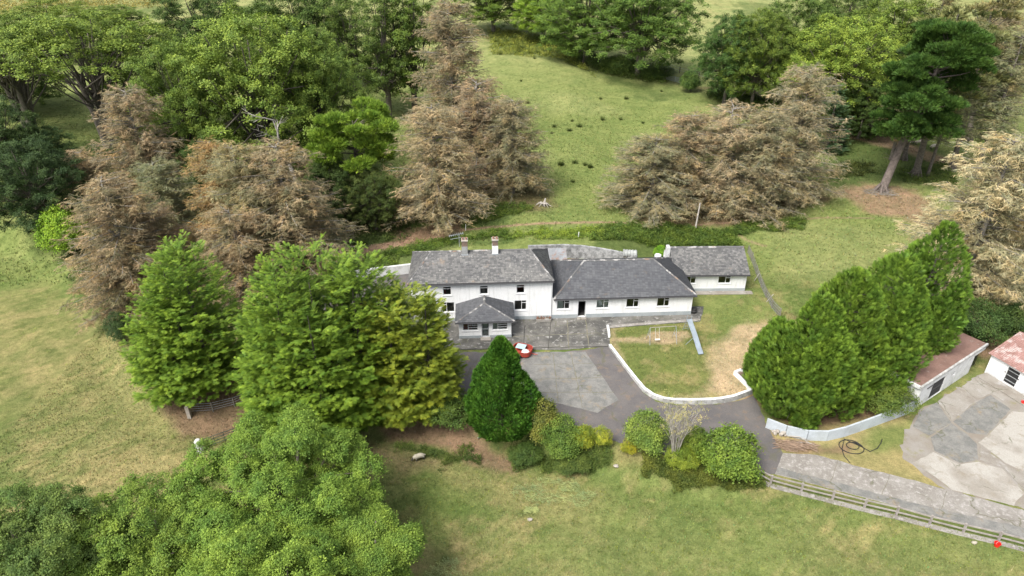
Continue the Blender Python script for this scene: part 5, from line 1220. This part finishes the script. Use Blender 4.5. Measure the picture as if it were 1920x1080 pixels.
# --- the woods and single trees behind
DG = (.04, .075, .025); MG = (.08, .135, .035); LG = (.12, .185, .045); BG = (.05, .085, .035)
BR = (.27, .19, .13); GB = (.25, .205, .155); OB = (.33, .225, .13); GG = (.20, .205, .14); PB = (.38, .33, .25)
T = [
 ('ash_tree', 'ash0', 165, 275, 15, 300, (.10, .155, .04), 'tall ash with four bare leaning stems at the left, field showing between them'),
 ('ash_tree', 'ash1', 20, 250, 35, 250, (.085, .14, .04), 'wide ash crown at the left edge beside the many stemmed ash'),
 ('beech_tree', 'broad0', 270, 250, 55, 190, MG, 'mid green tree right of the many stemmed ash'),
 ('beech_tree', 'broad1', 345, 345, 75, 200, (.085, .14, .038), 'large leafy tree above the left brown spruces'),
 ('beech_tree', 'broad2', 470, 335, 10, 300, (.115, .18, .048), 'largest broad tree of the left wood behind the fallen dead tree'),
 ('beech_tree', 'broad3', 600, 320, 55, 170, (.085, .14, .04), 'rounded tree with pale leaves behind the yellow green pine'),
 ('beech_tree', 'broad1', 385, 150, -30, 200, DG, 'high crown at the top edge left of centre in the wood'),
 ('beech_tree', 'broad2', 560, 170, -40, 220, (.05, .09, .028), 'dark crown at the top edge of the left wood'),
 ('beech_tree', 'broad0', 90, 110, 2, 200, (.095, .145, .04), 'distant tree in the top left corner below the rushy field'),
 ('beech_tree', 'tall0', 655, 215, -10, 130, (.06, .10, .03), 'tall ivy clad tree left of the gap in the wood'),
 ('beech_tree', 'tall0', 718, 222, -30, 120, (.055, .095, .028), 'tall narrow ivy clad tree right of the gap in the wood'),
 ('beech_tree', 'tall0', 768, 215, -45, 130, (.08, .135, .035), 'tall narrow tree touching the tallest brown spruce'),
 ('beech_tree', 'broad3', 215, 60, 10, 120, MG, 'small distant tree beyond the many stemmed ash'),
 ('holly_tree', 'broad0', 55, 440, 265, 200, (.028, .055, .026), 'very dark holly tree at the left edge above the field'),
 ('holly_tree', 'broad1', 70, 340, 235, 140, (.03, .06, .028), 'very dark tree under the many stemmed ash'),
 ('holly_tree', 'broad2', -10, 360, 180, 170, (.035, .065, .028), 'dark tree cut off by the left edge'),
 ('willow_shrub', 'shrub0', 125, 475, 395, 85, (.13, .23, .03), 'bright yellow green shrub between dark holly and brown spruces'),
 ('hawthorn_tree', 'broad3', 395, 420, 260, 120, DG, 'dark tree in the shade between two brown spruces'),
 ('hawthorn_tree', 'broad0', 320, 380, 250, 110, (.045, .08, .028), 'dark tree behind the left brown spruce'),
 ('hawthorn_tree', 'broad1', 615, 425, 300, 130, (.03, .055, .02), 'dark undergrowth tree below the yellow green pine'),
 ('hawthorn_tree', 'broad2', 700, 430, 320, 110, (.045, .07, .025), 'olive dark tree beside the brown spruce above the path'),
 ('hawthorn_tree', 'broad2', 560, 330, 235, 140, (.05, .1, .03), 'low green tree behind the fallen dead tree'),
 ('holly_shrub', 'shrub1', 222, 640, 590, 45, (.03, .06, .028), 'small dark shrub against the bright conifer at the left field edge'),
 ('oak_tree', 'broad3', 925, 60, -60, 150, MG, 'hedgerow tree at the top centre with olive leaves'),
 ('oak_tree', 'broad0', 1020, 78, -25, 110, (.11, .19, .03), 'small bright green tree in the far hedgerow'),
 ('oak_tree', 'broad1', 1100, 118, -45, 170, (.075, .135, .038), 'left half of the big hedgerow tree pair above the pasture'),
 ('oak_tree', 'broad2', 1205, 142, -55, 205, (.065, .12, .035), 'largest far hedgerow tree beside the field gate'),
 ('bramble_shrub', 'shrub0', 1160, 135, 105, 60, (.05, .09, .03), 'small bush at the foot of the far hedgerow trees'),
 ('bramble_shrub', 'shrub1', 1235, 148, 122, 60, (.045, .08, .028), 'dark bush left of the far field gate'),
 ('bramble_shrub', 'shrub0', 1297, 172, 135, 38, (.05, .095, .03), 'dark bush right of the far field gate'),
 ('oak_tree', 'broad3', 1372, 195, 25, 130, (.04, .085, .03), 'dark green hedgerow tree first on the right of the gate'),
 ('oak_tree', 'broad0', 1425, 205, 20, 130, (.075, .12, .03), 'olive green hedgerow tree second on the right of the gate'),
 ('oak_tree', 'broad1', 1490, 190, -10, 150, (.06, .105, .032), 'tall hedgerow tree behind the bright green tree'),
 ('oak_tree', 'broad2', 1580, 240, 25, 190, (.125, .19, .045), 'bright yellow green round tree behind the brown spruces'),
 ('oak_tree', 'broad3', 1675, 190, -10, 180, (.085, .135, .035), 'tall olive tree behind the big dark pine'),
 ('oak_tree', 'broad0', 1585, 130, -20, 130, (.06, .10, .035), 'dark tree at the top edge behind the bright round tree'),
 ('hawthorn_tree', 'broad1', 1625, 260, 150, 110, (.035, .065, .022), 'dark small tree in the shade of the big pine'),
 ('blue_spruce', 'spruce0', 1562, 280, 165, 90, (.055, .105, .075), 'blue green conifer between brown spruces and the big pine'),
 ('pine_tree', 'pine1', 1728, 300, 95, 110, (.04, .06, .028), 'dark slender pine just right of the big leaning pine'),
 ('pine_tree', 'pine2', 1768, 330, 25, 130, (.12, .12, .065), 'tallest slender brownish pine leaning right behind the big pine'),
 ('pine_tree', 'pine1', 1808, 250, 30, 110, (.085, .095, .045), 'sparse brownish pine right of the tallest slender pine'),
 ('pine_tree', 'pine2', 1862, 265, 10, 110, (.16, .14, .09), 'thin half bare pine near the top right corner'),
 ('dead_spruce', 'thin0', 1905, 260, 20, 90, GB, 'thin dead tree at the right edge above the pale spruce'),
 ('dead_spruce', 'thin0', 1790, 330, 40, 80, GG, 'thin grey dead tree between the slender pines'),
 ('dead_spruce', 'thin0', 1835, 215, 5, 75, GB, 'thin pale dead tree near the top right corner'),
 ('dead_spruce', 'thin0', 1700, 300, 110, 90, (.12, .12, .07), 'olive thin conifer beside the trunk of the big leaning pine'),
 ('dead_spruce', 'thin0', 1870, 180, -40, 120, GB, 'wispy brown tree cut off by the top edge at the right'),
 ('dead_spruce', 'thin0', 1880, 330, 60, 130, GG, 'grey green thin tree behind the pale spruce at the right edge'),
 ('dead_spruce', 'thin0', 1745, 205, -15, 110, (.13, .13, .07), 'olive thin tree at the top edge behind the dark pine crown'),
 ('pine_tree', 'pine1', 1830, 320, 70, 130, (.13, .13, .08), 'brownish sparse pine in front of the thin dead trees'),
 ('hawthorn_tree', 'broad0', 30, 210, 90, 190, (.06, .105, .035), 'shaded tree behind the left ash crown'),
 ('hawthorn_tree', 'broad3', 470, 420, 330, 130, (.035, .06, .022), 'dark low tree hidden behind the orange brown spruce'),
 ('dead_spruce', 'dead0', 262, 400, 165, 150, (0.264, 0.208, 0.164), 'tall pinkish brown spruce, topmost of the left group'),
 ('dead_spruce', 'dead1', 165, 405, 283, 100, (0.334, 0.256, 0.203), 'small pink brown spruce leaning at the far left of the left group'),
 ('dead_spruce', 'dead2', 222, 575, 335, 185, (0.253, 0.196, 0.149), 'wide brown spruce at the edge of the left field'),
 ('dead_spruce', 'dead3', 305, 470, 300, 125, GG, 'grey green fading spruce in the middle of the left group'),
 ('dead_spruce', 'dead1', 300, 540, 390, 130, (0.252, 0.191, 0.144), 'low brown spruce behind the left bright conifer'),
 ('dead_spruce', 'dead2', 412, 470, 262, 120, OB, 'orange brown spruce at the back of the left group'),
 ('dead_spruce', 'dead3', 455, 500, 270, 140, (0.268, 0.24, 0.164), 'yellowish brown spruce in the centre of the left group'),
 ('dead_spruce', 'dead0', 535, 505, 268, 190, (0.274, 0.219, 0.167), 'broad brown spruce at the right end of the left group'),
 ('dead_spruce', 'dead1', 445, 560, 390, 150, (0.267, 0.203, 0.151), 'low reddish brown spruce between the two bright conifers'),
 ('dead_spruce', 'dead2', 590, 480, 370, 95, GG, 'small grey green spruce overhanging the footpath at its left end'),
 ('dead_spruce', 'dead3', 845, 260, 0, 140, (0.255, 0.207, 0.163), 'tallest brown spruce at the top centre'),
 ('dead_spruce', 'dead0', 815, 418, 195, 165, (0.305, 0.247, 0.186), 'wide sandy brown spruce standing at the bend of the footpath'),
 ('dead_spruce', 'dead1', 895, 345, 150, 150, (0.253, 0.192, 0.153), 'reddish brown spruce behind the sandy one at the footpath'),
 ('dead_spruce', 'dead2', 962, 362, 185, 120, (0.227, 0.198, 0.146), 'half bare brown spruce nearest the open pasture'),
 ('dead_spruce', 'dead3', 1225, 396, 255, 150, (0.238, 0.214, 0.158), 'lowest leftmost spruce of the right brown group'),
 ('dead_spruce', 'dead0', 1288, 384, 212, 150, (0.239, 0.19, 0.147), 'brown spruce second from the left in the right group'),
 ('dead_spruce', 'dead1', 1362, 392, 195, 155, (0.306, 0.248, 0.195), 'pinkish brown spruce in the middle of the right group behind the pole'),
 ('dead_spruce', 'dead2', 1430, 400, 205, 140, (0.248, 0.216, 0.163), 'grey brown spruce right of centre in the right group'),
 ('dead_spruce', 'dead3', 1500, 375, 122, 150, (0.279, 0.24, 0.191), 'tallest pale brown spruce at the right end of the right group'),
 ('dead_spruce', 'dead0', 1855, 560, 255, 230, PB, 'very pale cream brown spruce at the right edge above the sheds'),
 ('dead_spruce', 'dead1', 1940, 520, 215, 160, (0.343, 0.315, 0.237), 'pale spruce cut off by the right edge'),
 ('laurel_shrub', 'shrub1', 1835, 640, 570, 95, (.035, .07, .026), 'dark green bush between the flat roof shed and the pale spruce'),
 ('laurel_shrub', 'shrub0', 1908, 625, 568, 70, (.035, .065, .026), 'dark green bush behind the rusty roof barn'),
]
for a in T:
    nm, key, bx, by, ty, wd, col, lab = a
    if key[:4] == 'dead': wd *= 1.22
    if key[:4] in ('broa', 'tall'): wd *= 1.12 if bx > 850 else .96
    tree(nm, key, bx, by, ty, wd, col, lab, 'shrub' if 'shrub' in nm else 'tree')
# the big leaning pine
p, Hh = hx(1652, 358, 55, True); solo('pine_tree', gen_pine(50, Hh, 6.4, (4.3, 1.2), .36, 92, 330, .62, .48, (1.4, 2.3)), 'pine', p, 0, (.045, .085, .024), 'big dark green pine leaning right with a thick ridged trunk', bark='pinebark')
p, Hh = hx(662, 400, 205); solo('pine_tree', gen_pine(51, Hh * .95, 6.2, (.4, .3), .5, 44, 230, .4, .48, (1.2, 2.0)), 'pine', p, 0, (.13, .19, .035), 'yellow green flat topped pine in the wood right of the fallen dead tree')

# --- shrubs along the driveway bank
for i, (key, bx, by, ty, wd, col, lab, nm) in enumerate((
  ('shrub1', 840, 800, 742, 100, (.045, .085, .025), 'dark green shrub at the left foot of the cone shaped conifer', 'shrub'),
  ('shrub0', 1012, 840, 762, 72, (.085, .105, .035), 'olive tinted shrub just right of the cone shaped conifer', 'shrub'),
  ('shrub1', 1052, 862, 792, 82, (.075, .13, .035), 'mid green shrub between the olive shrub and the golden bushes', 'shrub'),
  ('shrub0', 1092, 848, 800, 42, (.15, .19, .03), 'small yellow green bush left of the golden cone bush', 'shrub'),
  ('shrub1', 1127, 846, 803, 36, (.19, .23, .04), 'small golden yellow cone shaped bush beside the driveway', 'shrub'),
  ('shrub0', 1210, 862, 786, 78, (.105, .165, .05), 'round light green bush with pale leaf edges beside the driveway', 'shrub'),
  ('shrub1', 1178, 856, 826, 28, (.22, .23, .03), 'tiny golden bush at the left foot of the round light green bush', 'shrub'),
  ('shrub0', 1293, 868, 805, 52, (.095, .15, .035), 'green bush behind the bare pale stemmed shrub', 'shrub'),
  ('shrub1', 1278, 885, 842, 60, (.11, .16, .03), 'yellow green bush at the foot of the bare pale stemmed shrub', 'shrub'),
  ('shrub0', 1367, 918, 820, 106, (.085, .145, .035), 'large round green bush at the driveway bend near the rail fence', 'shrub'),
  ('shrub1', 1655, 780, 722, 95, (.07, .11, .03), 'spreading green shrub with dead twigs inside the curved wall', 'shrub'),
  ('shrub0', 1070, 876, 852, 70, (.05, .08, .028), 'low dark bramble below the driveway shrubs', 'shrub'),
  ('shrub1', 985, 872, 838, 60, (.04, .075, .025), 'low dark bramble right of the cone shaped conifer', 'shrub'),
  ('shrub0', 1240, 487, 466, 26, (.12, .25, .03), 'bright green climbing plant against the gable of the end wing', 'climbing plant'))):
    p = G(bx, by - (by - ty) * .25); Ht = (by - ty) * mpp(p) / .95
    tree('shrub' if nm == 'shrub' else 'climbing_plant', key, bx, by, ty, wd, col, lab, nm, hcap=max(.6, Ht * .95), base=p, rz=i * 1.7)
# golden bushes and the bare shrub
def stems(seed, H, R_, n, th=.03):
    rr = random.Random(seed); mb = MB(); tips = []
    for k in range(n):
        a = rr.uniform(0, 6.28); q = R_ * rr.uniform(.3, 1); m_ = Vector((q * .35 * math.cos(a), q * .35 * math.sin(a), H * .45)); e = Vector((q * math.cos(a), q * math.sin(a), H * rr.uniform(.7, 1)))
        mb.tube([(0, 0, -.1), m_, e], [th, th * .7, .008], 5, False)
        for j in range(5):
            s = m_.lerp(e, rr.uniform(0, .9)); t_ = s + Vector((rr.uniform(-.5, .5), rr.uniform(-.5, .5), rr.uniform(.2, .9))) * (H / 3); mb.tube([s, t_], [th * .4, .006], 4, False); tips.append(t_)
        tips.append(e)
    return mb, tips
_p, _h = hx(1272, 872, 757); mb, tips = stems(5, _h, 1.7, 22, .045)
r_ = np.random.default_rng(5); tp = np.repeat(np.array([tuple(t_) for t_ in tips]), 2, 0) + r_.normal(0, .16, (len(tips) * 2, 3)); 
arr = scatter(TL, tp, rdir(r_, len(tp)), rdir(r_, len(tp)), .55 * r_.uniform(.6, 1.1, len(tp)), r_)
solo('bare_shrub', (arr, mb), 'leaf', _p, 0, (.24, .25, .16), 'sparse shrub with pale grey stems and cream blossom above the driveway bank', 'shrub', 'deadwood', 'blossom', 'stems')
# fallen dead tree in the wood, stump, stick pile
p = G(560, 330); p.z += 4
def dead_branching(seed, L, th, n, spread):
    rr = random.Random(seed); mb = MB()
    def go(a, d, L_, t_, k):
        pts = [a]; 
        for i in range(3): d = (d + Vector((rr.uniform(-.3, .3), rr.uniform(-.3, .3), rr.uniform(-.2, .25)))).normalized(); pts.append(pts[-1] + d * L_ / 3)
        mb.tube(pts, [t_, t_ * .8, t_ * .6, t_ * .35], 5, False)
        if k > 0:
            for i in range(n): go(pts[rr.randint(1, 3)], (d + Vector((rr.uniform(-1, 1), rr.uniform(-1, 1), rr.uniform(-.6, .8))) * spread).normalized(), L_ * rr.uniform(.45, .7), t_ * .5, k - 1)
    go(Vector((0, 0, 0)), Vector((-.3, -.3, .9)).normalized(), L, th, 3); return mb
_q = G(572, 392)
o = empty('dead_tree', _q, 0, 'bleached bare dead tree with twisted pale branches beside the yellow green pine', 'tree')
_k = (top_z(_q, 285) - _q.z) / 7.6; o.scale = (1.25, 1.25, _k)
MB().tube([(0, 0, -.3), (-.6, 0, 4.5), (-1.3, 0, 7.6)], [.3, .24, .17], 7).build('trunk', 'deadwood', o, True)
dead_branching(5, 4.2, .17, 3, .9).build('branches', 'deadwood', o, True, Matrix.Translation((-1.3, 0, 7.5)))
o = empty('tree_stump', G(1020, 386), 0, 'pale uprooted tree stump with splayed roots in the pasture', 'stump'); o.scale = (.75, .75, .75)
MB().tube([(0, 0, -.1), (.05, 0, .6), (.25, .1, 1.5)], [.42, .28, .12], 8).build('trunk_piece', 'deadwood', o, True); mb = MB(); rr = random.Random(2)
for k in range(14): a = rr.uniform(0, 6.28); q = rr.uniform(.8, 1.7); mb.tube([(0, 0, .5), (q * .5 * math.cos(a), q * .5 * math.sin(a), rr.uniform(.3, .8)), (q * math.cos(a), q * math.sin(a), rr.uniform(0, .4))], [.14, .09, .03], 5, False)
mb.build('roots', 'deadwood', o, True)
o = brush('root_debris', G(1648, 362), 110, 2.2, 1.3, .4, 1.6, 'bark_pale', 'ring of fallen twigs and needles round the base of the big leaning pine', 'twigs', 8, .2); o['kind'] = 'stuff'
for i, (a, b, L, rz, lab) in enumerate(((1705, 328, 3.0, 1.9, 'broken branch lying right of the big leaning pine'), (905, 822, .9, .2, 'short stick on the bare earth under the cone shaped conifer'))):
    o = MB().tube([(-L / 2, 0, .1), (0, .1, .3), (L / 2, 0, .08)], [.07, .06, .02], 6).build('fallen_branch', 'bark_pale'); o.location = G(a, b); o.rotation_euler = (0, 0, rz); tag(o, lab, 'branch')

# --- rush clumps in the pasture: things one can count
def rush_mesh(seed):
    r_ = np.random.default_rng(seed); n = 110; a = r_.uniform(0, 2 * np.pi, n); q = r_.uniform(0, .42, n); h = r_.uniform(.45, .95, n); l = r_.uniform(.05, .5, n)
    b = np.stack([q * np.cos(a), q * np.sin(a), np.full(n, -.03)], 1); d = np.stack([-np.sin(a), np.cos(a), a * 0], 1) * .022; e = b + np.stack([np.cos(a) * l, np.sin(a) * l, h], 1)
    V = np.stack([b - d, b + d, e], 1).reshape(-1, 3); o = np_mesh('rush_clump', V, np.arange(n * 3).reshape(-1, 3), 'leaf', {'tip': np.tile((0, 0, 1.0), n), 'var': np.repeat(r_.random(n), 3)}); return o
rp = [rush_mesh(1), rush_mesh(2)]
crop = [(590, 845), (605, 805), (700, 828), (763, 803), (908, 760), (1025, 757), (1165, 780), (718, 768), (1283, 580), (1060, 628), (480, 372), (437, 655), (487, 925), (735, 1033), (647, 1045), (832, 1060), (395, 515)]
rush = [(860 + a / 3.374, b / 3.374) for a, b in crop] + [(1097, 310), (1052, 310), (1106, 314), (1074, 342), (1126, 186), (1255, 272), (1213, 305)]
rr = random.Random(6)
for k in range(34): rush.append((rr.uniform(1740, 1900), rr.uniform(8, 62)))
for k in range(30): rush.append((rr.uniform(925, 1030), rr.uniform(62, 102)))
used = [False, False]
names = ['dark rush tuft in the open pasture', 'olive rush tuft beyond the slender pines at the top right', 'tall rough rush tuft at the top of the pasture below the hedgerow']
for i, (a, b) in enumerate(rush):
    k = i % 2; o = rp[k] if not used[k] else rp[k].copy()
    if used[k]: COL.objects.link(o)
    used[k] = True; o.location = G(a, b); g_ = 0 if i < 24 else (1 if i < 58 else 2); s = rr.uniform(.7, 1.25) * (1, 1.9, 1.9)[g_]; o.scale = (s, s, s * rr.uniform(.7, 1)); o.rotation_euler = (0, 0, rr.uniform(0, 6)); o.color = (*((.045, .07, .02), (.10, .10, .04), (.09, .12, .035))[g_], 1)
    tag(o, names[g_] if g_ or True else None, 'rush tuft', ['rush tufts in the open pasture', 'rush tufts in the top right field', 'rush tufts at the top of the pasture'][g_])

# --- ground cover (nettles, brambles, weeds) as stuff
def cover(name, px, n, sc, col, z, seed, lift=.3):
    r_ = np.random.default_rng(seed); pts = W(px, z); xs = [q[0] for q in pts]; ys = [q[1] for q in pts]; x = r_.uniform(min(xs), max(xs), n * 2); y = r_.uniform(min(ys), max(ys), n * 2)
    d = sdist(x, y, pts) + (fbm(x, y, .5, 3) - .5) * 3.0; m_ = (d < 0) & ((sdist(x, y, YARD) > -.1) | (y < 60)); x, y = x[m_][:n], y[m_][:n]; k = len(x)
    hh = .15 + lift * fbm(x + 5, y, .6, 3); P_ = np.stack([x, y, hgt(x, y) + hh * r_.uniform(.1, 1, k)], 1); up = unit(np.stack([r_.normal(0, .5, k), r_.normal(0, .5, k), np.ones(k)], 1)); fw = unit(np.cross(up, rdir(r_, k)))
    o = crown_obj(scatter(TL, P_, fw, up, sc * r_.uniform(.6, 1.3, k), r_), 'leaf', None, col, name); o['kind'] = 'stuff'
cover('nettles', [(1100, 455), (1200, 474), (1250, 458), (1395, 448), (1375, 425), (1240, 412), (1130, 420)], 5000, 1.0, (.055, .095, .025), 1.2, 1, .6)
cover('nettles', [(675, 498), (775, 486), (860, 455), (960, 448), (960, 432), (850, 446), (780, 455), (690, 480)], 2600, .95, (.06, .105, .025), 1.2, 2, .5)
cover('weeds', [(960, 450), (1060, 450), (1130, 450), (1130, 425), (960, 435)], 900, .9, (.11, .17, .035), 1.2, 3, .35)
cover('nettles', [(1370, 430), (1500, 418), (1512, 400), (1380, 402)], 1200, .95, (.055, .095, .025), 1.2, 4, .5)
cover('undergrowth', [(430, 340), (700, 330), (790, 430), (745, 455), (640, 470), (480, 560), (240, 610), (120, 500)], 5000, 1.2, (.035, .06, .02), 1.2, 5, .7)
cover('undergrowth', [(860, 430), (905, 405), (870, 385), (980, 385), (1000, 395), (930, 420)], 1100, .95, (.06, .10, .025), 1.2, 6, .4)
cover('undergrowth', [(0, 290), (350, 280), (400, 380), (200, 350), (0, 330)], 1500, 1.6, (.03, .055, .022), 1.2, 7, 1.0)
cover('brambles', [(1190, 855), (1300, 872), (1425, 900), (1420, 925), (1290, 922), (1200, 892)], 5200, .62, (.07, .095, .03), -.6, 8, .5)
cover('brambles', [(960, 835), (1130, 850), (1150, 868), (1040, 878), (960, 860)], 1500, .6, (.06, .095, .03), -.6, 9, .55)
cover('brambles', [(740, 830), (880, 835), (900, 860), (830, 880), (760, 850)], 700, .6, (.05, .08, .025), -.8, 10, .35)
cover('rough_grass', [(915, 60), (1040, 80), (1120, 140), (1050, 110), (920, 105)], 2200, 1.9, (.12, .15, .04), 3, 11, .7)
cover('undergrowth', [(1350, 185), (1700, 250), (1690, 232), (1400, 175)], 1500, 1.6, (.045, .07, .022), 2, 12, .8)
cover('brambles', [(1030, 92), (1130, 140), (1245, 156), (1250, 132), (1130, 112), (1040, 78)], 4200, 2.0, (.05, .085, .026), 2, 21, 2.6)
cover('brambles', [(1325, 178), (1420, 205), (1560, 240), (1640, 255), (1640, 235), (1480, 195), (1340, 160)], 4200, 2.0, (.05, .085, .026), 2, 22, 2.4)
cover('undergrowth', [(1560, 330), (1640, 320), (1640, 300), (1570, 300)], 500, 1.4, (.035, .05, .018), 1, 13, .8)
cover('undergrowth', [(1680, 330), (1790, 350), (1780, 300), (1690, 310)], 700, 1.3, (.045, .075, .022), 1, 14, .5)
cover('rushy_field', [(-200, -5), (330, 0), (330, 22), (100, 30), (-200, 60)], 2600, 3.2, (.16, .15, .06), 4, 15, .9)
cover('weeds', [(640, 880), (1180, 900), (1420, 930), (1900, 1060), (1900, 1150), (700, 1150), (820, 1000)], 1100, .42, (.10, .135, .04), -1.1, 31, .06)
cover('weeds', [(-60, 450), (130, 480), (230, 650), (330, 780), (380, 860), (200, 900), (-60, 880)], 1000, .45, (.10, .14, .04), -1.1, 32, .06)
# cut grass clippings
def clip(name, px, n, z, seed):
    r_ = np.random.default_rng(seed); pts = W(px, z); x = r_.uniform(min(q[0] for q in pts), max(q[0] for q in pts), n * 3); y = r_.uniform(min(q[1] for q in pts), max(q[1] for q in pts), n * 3)
    m_ = (sdist(x, y, pts) + (fbm(x, y, 1.2, 3) - .5) * 2.2) < 0; x, y = x[m_][:n], y[m_][:n]; k = len(x); a = r_.normal(-.45, .6, k); L_ = r_.uniform(.2, .6, k)
    c = np.stack([x, y, hgt(x, y) + r_.uniform(.08, .2, k)], 1); d = np.stack([np.cos(a), np.sin(a), r_.normal(0, .08, k)], 1) * L_[:, None] / 2; s = np.stack([-np.sin(a), np.cos(a), a * 0], 1) * .014
    V = np.stack([c - d - s, c - d + s, c + d], 1).reshape(-1, 3); o = np_mesh(name, V, np.arange(k * 3).reshape(-1, 3), 'leaf', {'tip': np.full(k * 3, .6), 'var': np.repeat(r_.random(k), 3)}); o.color = (.24, .31, .19, 1); o['kind'] = 'stuff'
clip('cut_grass', [(960, 908), (1010, 905), (1110, 935), (1090, 950), (1030, 940), (960, 925)], 620, -1.1, 1); clip('cut_grass', [(1010, 893), (1075, 897), (1118, 920), (1100, 930), (1050, 910)], 480, -1.1, 2); clip('cut_grass', [(800, 1060), (850, 1045), (880, 1075), (850, 1100), (800, 1100)], 420, -1.1, 3)
clip('cut_grass', [(985, 952), (1010, 950), (1010, 962), (985, 964)], 200, -1.1, 4)

# --- sheep: one skinned body each
def sheep(p, rz, grazing, label, s=1.0, group=None):
    me = bpy.data.meshes.new('sheep_body'); bm = bmesh.new()
    J = [((.46, 0, .62), .22), ((.2, 0, .64), .27), ((-.15, 0, .63), .28), ((-.45, 0, .62), .23), ((-.56, 0, .58), .10)]
    nk = [((.66, 0, .60 if grazing else .82), .13), ((.80, 0, .38 if grazing else .98), .10), ((.92, 0, .20 if grazing else .92), .055)]
    legs = [[((x + .0, y, .45), .10), ((x + dx, y, .27), .052), ((x, y, .05), .036), ((x + .04, y, .02), .035)] for x, dx in ((.38, .02), (-.4, -.07)) for y in (-.13, .13)]
    vs_, rad = [], []
    def chain(c, start):
        q = start
        for co, r0 in c:
            v = bm.verts.new(co); vs_.append(v); rad.append(r0)
            if q is not None: bm.edges.new((q, v))
            q = v
    chain(J, None); chain(nk, vs_[0])
    for i, l in enumerate(legs): chain(l, vs_[0] if i < 2 else vs_[3])
    bm.to_mesh(me); bm.free(); o = bpy.data.objects.new('sheep_body', me); COL.objects.link(o)
    mo = o.modifiers.new('skin', 'SKIN')
    if not me.skin_vertices: me.attributes
    for i, r0 in enumerate(rad): me.skin_vertices[0].data[i].radius = (r0, r0)
    me.skin_vertices[0].data[1].use_root = True; o.modifiers.new('sub', 'SUBSURF').levels = 2; o.modifiers['sub'].render_levels = 2
    dg = bpy.context.evaluated_depsgraph_get(); m2 = bpy.data.meshes.new_from_object(o.evaluated_get(dg)); bpy.data.objects.remove(o)
    m2.name = 'sheep_body'; m2.materials.clear(); m2.materials.append(M['wool']); m2.materials.append(M['sheepface'])
    for f in m2.polygons:
        c = f.center; f.use_smooth = True
        if c.x > .74 or (c.z < .30 and abs(c.y) > .05): f.material_index = 1
    r = empty('sheep', p, rz, label, 'sheep', group); r.scale = (s, s, s); b = bpy.data.objects.new('body', m2); COL.objects.link(b); b.parent = r
    hd = nk[2][0]
    for sd_ in (-1, 1): MB().bar((nk[1][0][0], .05 * sd_, nk[1][0][2] + .06), (nk[1][0][0] - .04, .2 * sd_, nk[1][0][2] + .03), .03, .07).build('ear', 'sheepface', r)
    MB().tube([(-.58, 0, .6), (-.66, 0, .5), (-.67, 0, .36)], [.05, .05, .02], 6).build('tail', 'wool', r, True)
    return r
try:
    sheep(G(787, 862), R(205), True, 'cream sheep with dark face grazing below the cypress trees on the front lawn', .78)
    for i, (a, b, rz, lab) in enumerate(((1655, 254, 2.9, 'white sheep lying nearest left behind the big pine trunk'), (1706, 271, .4, 'white sheep standing right of the big leaning trunk'), (1718, 263, 2.5, 'white sheep just behind the one right of the big leaning trunk'), (1750, 280, .1, 'white sheep furthest right behind the slender pines'), (1722, 272, 3.0, 'white sheep in the middle of the flock behind the big pine'))):
        sheep(G(a, b), rz, i % 2 == 0, lab, 1.15)
except Exception as ex: print('SHEEP FAIL', ex)
# pale litter and stones on the field
for i, (a, b, lab) in enumerate(((1826, 1019, 'pale clump of fleece on the grass near the rail fence and red bucket'), (994, 975, 'small white stone in the middle of the front lawn'), (1155, 875, 'pale rock on the bank below the golden bush'), (974, 866, 'small white stone below the brambles'))):
    o = wad(MB(), (0, 0, .08), .22, .16, .12, i + 20, 7).build('stone' if i else 'fleece_tuft', 'stone' if i else 'wool', None, bool(i == 0)); o.location = G(a, b); tag(o, lab, 'stone' if i else 'fleece')
print('TOTAL TRIS', sum(len(m_.polygons) for m_ in bpy.data.meshes))
